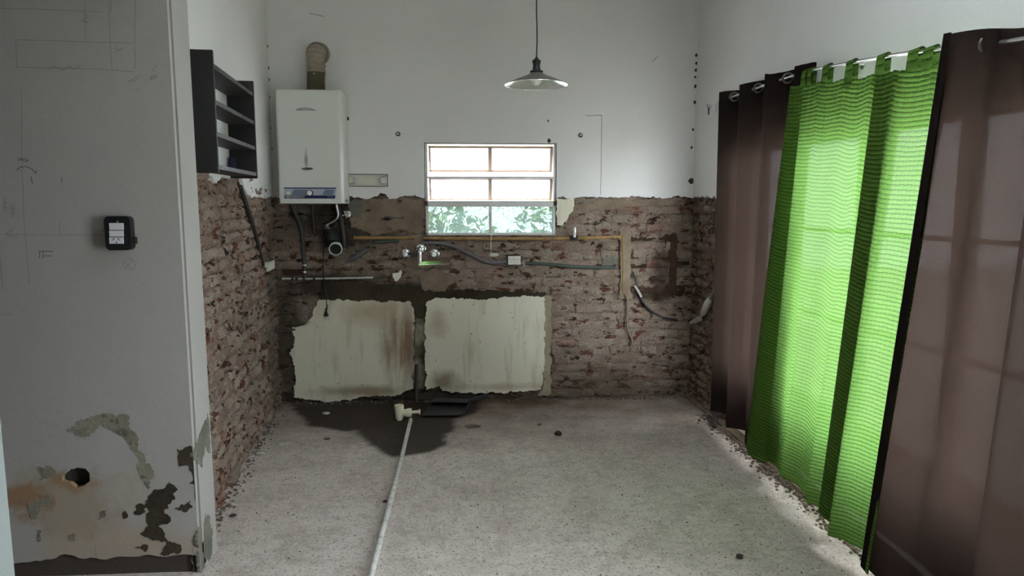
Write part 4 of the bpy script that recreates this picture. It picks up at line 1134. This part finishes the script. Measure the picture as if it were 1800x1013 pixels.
dr = V((.90, .44, 0)).normalized(); nn = V((.44, -.90, 0)); o0 = pv + V((0, 0, -.088)); bm = B(); Ls = .185
hexa(bm, [o0 + dr * a - nn * b2 * .010 + Z * c2 for a, b2, c2 in ((-.012, -1, -.012), (Ls, -1, -.012), (Ls, 1, -.012), (-.012, 1, -.012), (-.012, -1, .014), (Ls, -1, .012), (Ls, 1, .012), (-.012, 1, .014))])
bmesh.ops.bevel(bm, geom=bm.edges[:], offset=.002, segments=2, affect='EDGES'); obj('spout_arm', bm, 'chrome', e, 30)
pipe('connecting_bar', None, None, ((718, 446, .03), (738, 446, .03)), .010, 'dark_metal', parent=e)

u, z = PZ(698, 485); bm = B(); slab(bm, FB, rag(PB((690, 480), (697, 480), (704, 475), (707, 478), (704, 488), (700, 494), (696, 494), (691, 487)), .012, .006, True, 4, 50), -.004, .022)
for v in bm.verts: v.co.y += .007 * noise.noise(v.co * 40)
tag(obj('torn_scrap', bm, 'paper'), 'crumpled white scrap stuck in the brick left of the tap', 'scrap')

# circulation pump hanging on brass fittings, with cable and plug
pu, pz = PZ(592, 434)
e = empty('circulation_pump', FB.p(pu, pz - .05, .06), 'black and white round circulation pump hanging under the water heater', 'pump')
axp = (V((.10, -1, -.32))).normalized()
pc = FB.p(*PZ(585, 418), .055)
bm = B(); lathe(bm, [(0, -.05), (.05, -.05), (.056, -.04), (.056, .03), (.050, .042), (0, .045)], pc, (V((.28, -.45, -.85))).normalized(), 24); obj('motor', bm, 'black_pl', e, 40)
hc = FB.p(*PZ(594, 436), .085)
bm = B(); lathe(bm, [(0, -.05), (.040, -.05), (.048, -.01), (.049, .012), (.044, .016), (.040, .010), (0, .010)], hc, axp, 28); obj('front_ring', bm, 'white_pl', e, 40)
bm = B(); lathe(bm, [(0, .0105), (.040, .0105), (.036, .016), (.030, .014), (.012, .014), (.010, .018), (0, .018)], hc, axp, 28); obj('face', bm, 'black_pl', e, 40)
P3 = lambda x, y, d: FB.p(*PZ(x, y), d)
bm = B(); tube(bm, [P3(576, 398, .03), P3(576, 430, .03)], [.016, .016], 8); obj('brass_body', bm, 'brass', e)
for y in (401, 411, 424): bm = B(); tube(bm, [P3(576, y - 1.5, .03), P3(576, y + 1.5, .03)], .021, 6); obj('brass_nut', bm, 'brass', e)
bm = B(); tube(bm, smooth_path([P3(575, 397, .035), P3(580, 402, .05), P3(583, 408, .055)], 4), .014, 8); obj('inlet', bm, 'steel', e, 60)
e2 = empty('pump_cable', P3(574, 555, .03), 'black power cable with two-pin plug hanging from the pump', 'cable')
obj('wire', tube(B(), smooth_path([P3(577, 428, .05), P3(571, 440, .045), P3(571, 480, .035), P3(573, 510, .034), P3(577, 530, .032), P3(576, 545, .034)], 6), .0042, 7), 'cable', e2, 180)
pg = P3(575, 548, .034); bm = B(); lathe(bm, [(0, .03), (.005, .03), (.008, .005), (.016, -.015), (.019, -.030), (0, -.032)], pg, (0, 0, 1), 12); bmesh.ops.scale(bm, vec=(1, .55, 1), space=Matrix.Translation(-pg), verts=bm.verts); pl_ = obj('plug', bm, 'cable', e2, 40)
for s in (-1, 1): bm = B(); tube(bm, [pg + V((s * .009, 0, -.03)), pg + V((s * .010, 0, -.052))], .0026, 6); obj('pin', bm, 'steel', pl_)
bm = B(); hexa(bm, [P3(577, 527, .036) + V(q) for q in ((0, 0, -.035), (.006, 0, -.034), (.006, .002, -.034), (0, .002, -.035), (-.004, 0, .0), (.010, 0, .004), (.010, .002, .004), (-.004, .002, 0))]); obj('cable_tag', bm, 'white_pl', e2)
bm = B(); tube(bm, smooth_path([P3(594, 359, .06), P3(595, 366, .06), P3(597, 377, .055), P3(594, 385, .05), P3(585, 391, .045), P3(576, 395, .04), P3(575, 399, .035)], 6), .0085, 10)
tag(obj('flexible_hose', bm, 'steel', smooth=180), 'braided steel hose curving from the water heater down to the pump', 'hose')
u, z = PZ(610, 377); e = empty('stop_valve', FB.p(u, z, .02), 'small chrome stop valve with cross handle under the water heater corner', 'valve')
bm = B(); lathe(bm, [(0, 0), (.026, 0), (.024, .010), (.010, .014), (.010, .045), (0, .046)], FB.p(u + .01, z + .004, .018), FB.n, 18); obj('flange', bm, 'chrome', e, 40)
for i in range(4):
    t_ = .35 + i * HP; d_ = FB.u * math.cos(t_) + Z * math.sin(t_); bm = B(); tube(bm, [FB.p(u, z, .058), FB.p(u, z, .058) + d_ * .026], [.0055, .0065], 8); obj('handle_arm', bm, 'chrome', e, 60)
bm = B(); lathe(bm, [(0, -.012), (.009, -.012), (.010, .006), (0, .008)], FB.p(u, z, .058), FB.n, 14); obj('hub', bm, 'chrome', e, 40)
e = empty('drain_pipework', P3(536, 490, .01), 'dark old pipe dropping from the water heater left side to the pale branch pipe', 'pipe')
pipe('drop', None, None, ((514, 360, .02), (521, 380, .015), (530, 400, .010), (533, 430, .004), (535, 478, .002), (535.5, 488, .004)), .016, 'dark_metal', parent=e)
pipe('branch', None, None, ((496, 490, .004), (560, 490, .008), (656, 488, .004)), .008, 'pipe', parent=e)
for x in (515, 522, 535, 553): pipe('coupling', None, None, ((x - 2.2, 490, .008), (x + 2.2, 490, .008)), .0125, 'dark_metal', parent=e)
for y in (466, 478): pipe('coupling', None, None, ((535, y - 1.2, .004), (535, y + 1.2, .004)), .019, 'steel', parent=e)
pipe('supply_pipe', 'black pipe dropping behind the pump from the heater right side', 'pipe', ((594, 360, .025), (600, 385, .018), (604, 410, .014), (606, 436, .010)), .016, 'dark_metal')
pipe('supply_pipe', 'thin dark pipe dropping from the middle of the water heater', 'pipe', ((549, 360, .016), (551, 385, .012), (552, 410, .002)), .009, 'dark_metal')
pipe('pipe_stub', 'dark diagonal pipe stub in the brick right of the pump', 'pipe', ((615, 457, .0), (630, 449, .008), (645, 438, .004)), .019, 'grey_pl')
pipe('pipe_stub', 'short dark pipe stub under the ochre gas pipe left of the tap', 'pipe', ((655, 429, .0), (668, 425, .006), (702, 424, .004)), .010, 'green_cond')

# cables at the right of the back wall
pipe('loose_cable', 'black cable curving down the brick right of the ochre pipe', 'cable', ((1122, 516, .012), (1128, 530, .016), (1142, 545, .018), (1163, 557, .016), (1190, 563, .010)), .0085, 'cable')
pipe('loose_cable', 'thin tan cable dangling below the end of the ochre pipe', 'cable', ((1098, 517, .016), (1102, 530, .018), (1101, 560, .016), (1103, 580, .014), (1110, 598, .014), (1107, 618, .010)), .0055, 'cable_tan')
pipe('loose_cable', 'thin dark wire dropping between the ochre pipe and the dark chase', 'cable', ((1112, 478, .010), (1117, 492, .010), (1120, 505, .010)), .004, 'cable')
pipe('conduit_end', 'frayed pale conduit end holding the black cable', 'conduit', ((1115, 502, .010), (1121, 512, .012), (1126, 522, .014)), .011, 'tape')
P4 = lambda x, y, d: FR.p(*FR.px(x, y), d)
e = empty('wrapped_conduit', P4(1248, 560, .02), 'grey conduit with pale wrapped joints in the right corner beside the curtain', 'conduit')
obj('pipe', tube(B(), smooth_path([P4(1268, 486, .02), P4(1262, 505, .02), P4(1254, 526, .02)], 4), .012, 10), 'grey_pl', e, 60)
obj('wrapping', tube(B(), smooth_path([P4(1254, 524, .02), P4(1248, 536, .022), P4(1239, 553, .018)], 4), [.014, .020, .024, .026, .027, .028, .026, .024, .018], 10), 'tape', e, 60)
obj('wrapping', tube(B(), smooth_path([P4(1234, 560, .012), P4(1226, 564, .012), P4(1216, 568, .008)], 3), [.020, .022, .021, .020, .018, .016, .014], 10), 'tape', e, 60)
e = empty('junction_box', P4(1264, 398, 0), 'open metal junction box with loose wires in the right brick wall', 'junction box')
a, b2 = FR.px(1256, 398), FR.px(1275, 370)
bm = B(); boxF(bm, FR, a[0], b2[0] + .1, a[1] - .01, b2[1] + .01, -.012, .010, .002); obj('box', bm, 'grey_pl', e)
for i in range(4): bm = B(); boxF(bm, FR, a[0] + .02 + i * .045, a[0] + .03 + i * .045, a[1], b2[1], .008, .016); obj('rib', bm, 'dark_metal', e)
for i, s in enumerate(((1258, 400, 1254, 412), (1264, 400, 1258, 410), (1268, 398, 1262, 408))):
    bm = B(); tube(bm, smooth_path([P4(s[0], s[1], .012), P4(s[0] - 4, s[1] + 4, .03), P4(s[2], s[3], .02)], 4), .004, 6); obj('wire', bm, 'cable', e, 180)
bm = B(); tube(bm, [P4(1264, 722, .035) - Z * 0, onz(1256, 752, .012)], .016, 8); tag(obj('pipe_stub', bm, 'dark_metal'), 'dark pipe stub leaning on the right wall foot beside the brown curtain', 'pipe')

# ------------------------------------------------------------------ pendant lamp
LX, LY, LZ = .298, 3.4, 2.055
e = empty('pendant_lamp', (LX, LY, LZ), 'pendant lamp with flat conical metal shade hanging on a black cord', 'lamp')
R_ = .150; hS = .058
bm = B(); lathe(bm, [(R_, 0), (R_ + .001, .002), (.10, .024), (.05, .044), (.024, hS), (.020, hS + .002)], (LX, LY, LZ), Z, 48); sh = obj('shade', bm, 'green_pl', e, 60, recalc=False)
bm = B(); lathe(bm, [(R_ - .0005, .001), (.10, .0215), (.05, .0415), (.022, hS - .003)], (LX, LY, LZ), Z, 48); obj('shade_lining', bm, 'shade_in', sh, 60, recalc=False)
bm = B(); torus(bm, (LX, LY, LZ + .001), Z, R_, .0018, 48, 6); obj('rim', bm, 'chrome', sh, 180)
bm = B(); lathe(bm, [(0, hS - .004), (.030, hS - .002), (.032, hS + .006), (.020, hS + .012), (.0165, hS + .030), (.0175, hS + .042), (.020, hS + .046), (.020, hS + .056), (.010, hS + .062), (.006, hS + .070), (0, hS + .070)], (LX, LY, LZ), Z, 24); obj('socket', bm, 'black_pl', e, 40)
bm = B(); lathe(bm, [(0, -.006), (.012, -.003), (.022, .008), (.0265, .022), (.024, .036), (.016, .048), (.013, .060), (0, .060)], (LX, LY, LZ + .004), Z, 24); obj('bulb', bm, 'bulb', e, 180)
obj('cord', tube(B(), smooth_path([V((LX, LY, LZ + hS + .068)), V((LX + .002, LY, LZ + .22)), V((LX + .0005, LY, LZ + .30)), V((LX - .001, LY, LZ + .40)), V((LX - .001, LY, 3.28))], 5), .0032, 8), 'cable', e, 180)
bm = B(); lathe(bm, [(0, 0), (.045, 0), (.04, -.025), (.01, -.035), (0, -.035)], (LX - .001, LY, 3.3), Z, 20); obj('ceiling_rose', bm, 'black_pl', e, 40)

# ------------------------------------------------------------------ things on the floor
p0, p1 = onz(722, 738, .014), onz(650, 1016, .014); p1 = p0 + (p1 - p0) * 1.35
tag(obj('floor_pipe', tube(B(), smooth_path([p0, p0.lerp(p1, .4) + V((.004, 0, 0)), p1], 4), .0135, 12), 'pipe', smooth=60), 'long pale plastic pipe lying on the floor toward the camera', 'pipe')
c0 = onz(702, 739, 0); c0.z = 0
e = empty('pvc_tee', c0, 'cream plastic pipe tee standing on the wet floor by the back wall', 'pipe fitting')
bm = B(); lathe(bm, [(0, .0), (.018, .0), (.028, .018), (.030, .05), (.030, .075), (.033, .077), (.033, .108), (.028, .108), (.027, .06), (0, .06)], c0, Z, 24); obj('body', bm, 'pvc', e, 40)
bm = B(); tube(bm, [c0 + V((.02, 0, .052)), c0 + V((.052, 0, .052)), c0 + V((.054, 0, .052)), c0 + V((.085, 0, .052))], [.026, .026, .031, .031], 20); obj('side_socket', bm, 'pvc', e, 40)
bm = B(); tube(bm, [c0 + V((.085, 0, .055)), c0 + V((.135, .0, .058)), c0 + V((.137, 0, .058)), c0 + V((.145, 0, .058))], [.011, .012, .018, .018], 16); obj('inlet_stub', bm, 'pvc', e, 40)
pipe('drain_riser', 'dark drain pipe rising between the two white panels to the floor', 'pipe', ((733, 640, .012), (732, 690, .015), (731, 708, .02)), .013, 'dark_metal')
# dustpan
q = [onz(741, 732, .012), onz(812, 731, .012), onz(826, 712, .01), onz(764, 709, .01)]
e = empty('dustpan', onz(785, 722, 0), 'black plastic dustpan lying on the floor against the back wall', 'dustpan')
fl, fr, br, bl = [V((p_.x, p_.y, 0)) for p_ in q]
hb = .052
bm = B()
def quadslab(bm, P, n_, th):
    n_ = V(n_).normalized() * th; hexa(bm, [V(p_) for p_ in P] + [V(p_) + n_ for p_ in P])
quadslab(bm, [fl + Z * .014, fr + Z * .014, br + Z * .018, bl + Z * .018], Z, .003); obj('tray', bm, 'dustpan', e)
bm = B(); quadslab(bm, [bl + Z * .016, br + Z * .016, br + Z * hb, bl + Z * hb], (0, 1, 0), .003); obj('back_wall', bm, 'dustpan', e)
for a, b2 in ((fl, bl), (fr, br)):
    bm = B(); P = [a + Z * .012, b2 + Z * .014, b2 + Z * hb, a + Z * .018]; quadslab(bm, P, (1, 0, 0), .003); obj('side_wall', bm, 'dustpan', e)
bm = B(); quadslab(bm, [bl + Z * hb, br + Z * hb, br + Z * hb + (fr - br) * .35, bl + Z * hb + (fl - bl) * .35], Z, .003); obj('hood', bm, 'dustpan', e)
h0 = br + Z * .045 - V((.02, 0, 0)); h1 = on(853, 694, (0, D - .06, 0), V((0, -1, 0)))
dd = (h1 - h0); pr = V((0, 0, 1)).cross(dd).normalized() * .0
bm = B(); hexa(bm, [h0 + V((0, 0, -.018)), h1 + V((0, 0, -.030)), h1 + V((0, .012, -.030)), h0 + V((0, .012, -.018)), h0 + V((0, 0, .012)), h1 + V((.012, 0, .004)), h1 + V((.012, .012, .004)), h0 + V((0, .012, .012))]); bmesh.ops.bevel(bm, geom=bm.edges[:], offset=.003, segments=1, affect='EDGES'); obj('handle', bm, 'dustpan', e)
# loose rubble
for i, (x, y, sx, sy, sz, m_, lab) in enumerate(((500, 781, .040, .028, .014, 'debris_pale', 'flat pale rubble chip on the floor near the left brick wall'),
        (457, 797, .034, .03, .012, 'debris_pale', 'thin white plaster flake at the foot of the left brick wall'),
        (410, 907, .016, .012, .007, 'black_hole', 'tiny dark chip on the floor near the partition corner'),
        (981, 765, .024, .02, .020, 'soot', 'dark stone lying alone in the middle of the floor'),
        (573, 728, .026, .018, .010, 'debris_pale', 'small pale chip on the wet floor left of the plastic tee'),
        (575, 772, .022, .016, .006, 'debris', 'flat brown chip below the left end of the wet stain'),
        (831, 750, .055, .03, .008, 'debris', 'flat crumbled clod on the floor in front of the dustpan'),
        (677, 882, .012, .010, .006, 'soot', 'tiny dark chip touching the long floor pipe'),
        (948, 747, .014, .012, .007, 'debris', 'small brown pebble between the dustpan and the dark stone'),
        (1300, 979, .016, .014, .009, 'soot', 'small dark chip on the floor in the right foreground'))):
    p_ = onz(x, y, .004)
    tag(obj('rubble_chip', rock(B(), p_ + Z * sz * .3, (sx, sy, sz), i + 2), m_, smooth=35), lab, 'rubble', 'loose rubble on the floor')
rs = random.Random(12); bm = B()
for i in range(700):
    u = rs.uniform(.5, 3.6); d = .035 + abs(rs.gauss(0, .045)); s = rs.uniform(.003, .009) * (1.3 - d * 3 if d < .2 else .5); p_ = FR.p(u, 0, d)
    rock(bm, (p_.x, p_.y, max(.0, .018 - d * .12) + s * .3), (s * 1.4, s * 1.5, s), i, 1)
tag(obj('rubble_line', bm, 'debris'), 'crumbled mortar and grit along the foot of the curtained door', 'rubble', kind='stuff')
bm = B()
for i in range(260):
    u = rs.uniform(0, UL); d = .01 + abs(rs.gauss(0, .03)); s = rs.uniform(.003, .008); p_ = FL.p(u, 0, d); rock(bm, (p_.x, p_.y, s * .3), (s * 1.3, s * 1.4, s), i, 1)
for i in range(260):
    p_ = FB.p(rs.uniform(XL, XR), 0, .02 + abs(rs.gauss(0, .03))); s = rs.uniform(.003, .008); rock(bm, (p_.x, p_.y, s * .3), (s * 1.3, s * 1.4, s), i, 1)
tag(obj('rubble_line', bm, 'debris'), 'crumbled grit along the foot of the left and back brick walls', 'rubble', kind='stuff')
bm = B()
for i in range(500):
    x, y = rs.uniform(-1.1, 1.5), rs.uniform(1.9, 5.0); s = rs.uniform(.0015, .0035); rock(bm, (x, y, .002), (s * 1.3, s * 1.3, s), i, 1)
tag(obj('floor_grit', bm, 'debris'), 'fine scattered grit across the whole floor', 'rubble', kind='stuff')
print('bricks', n1, n2, n3)
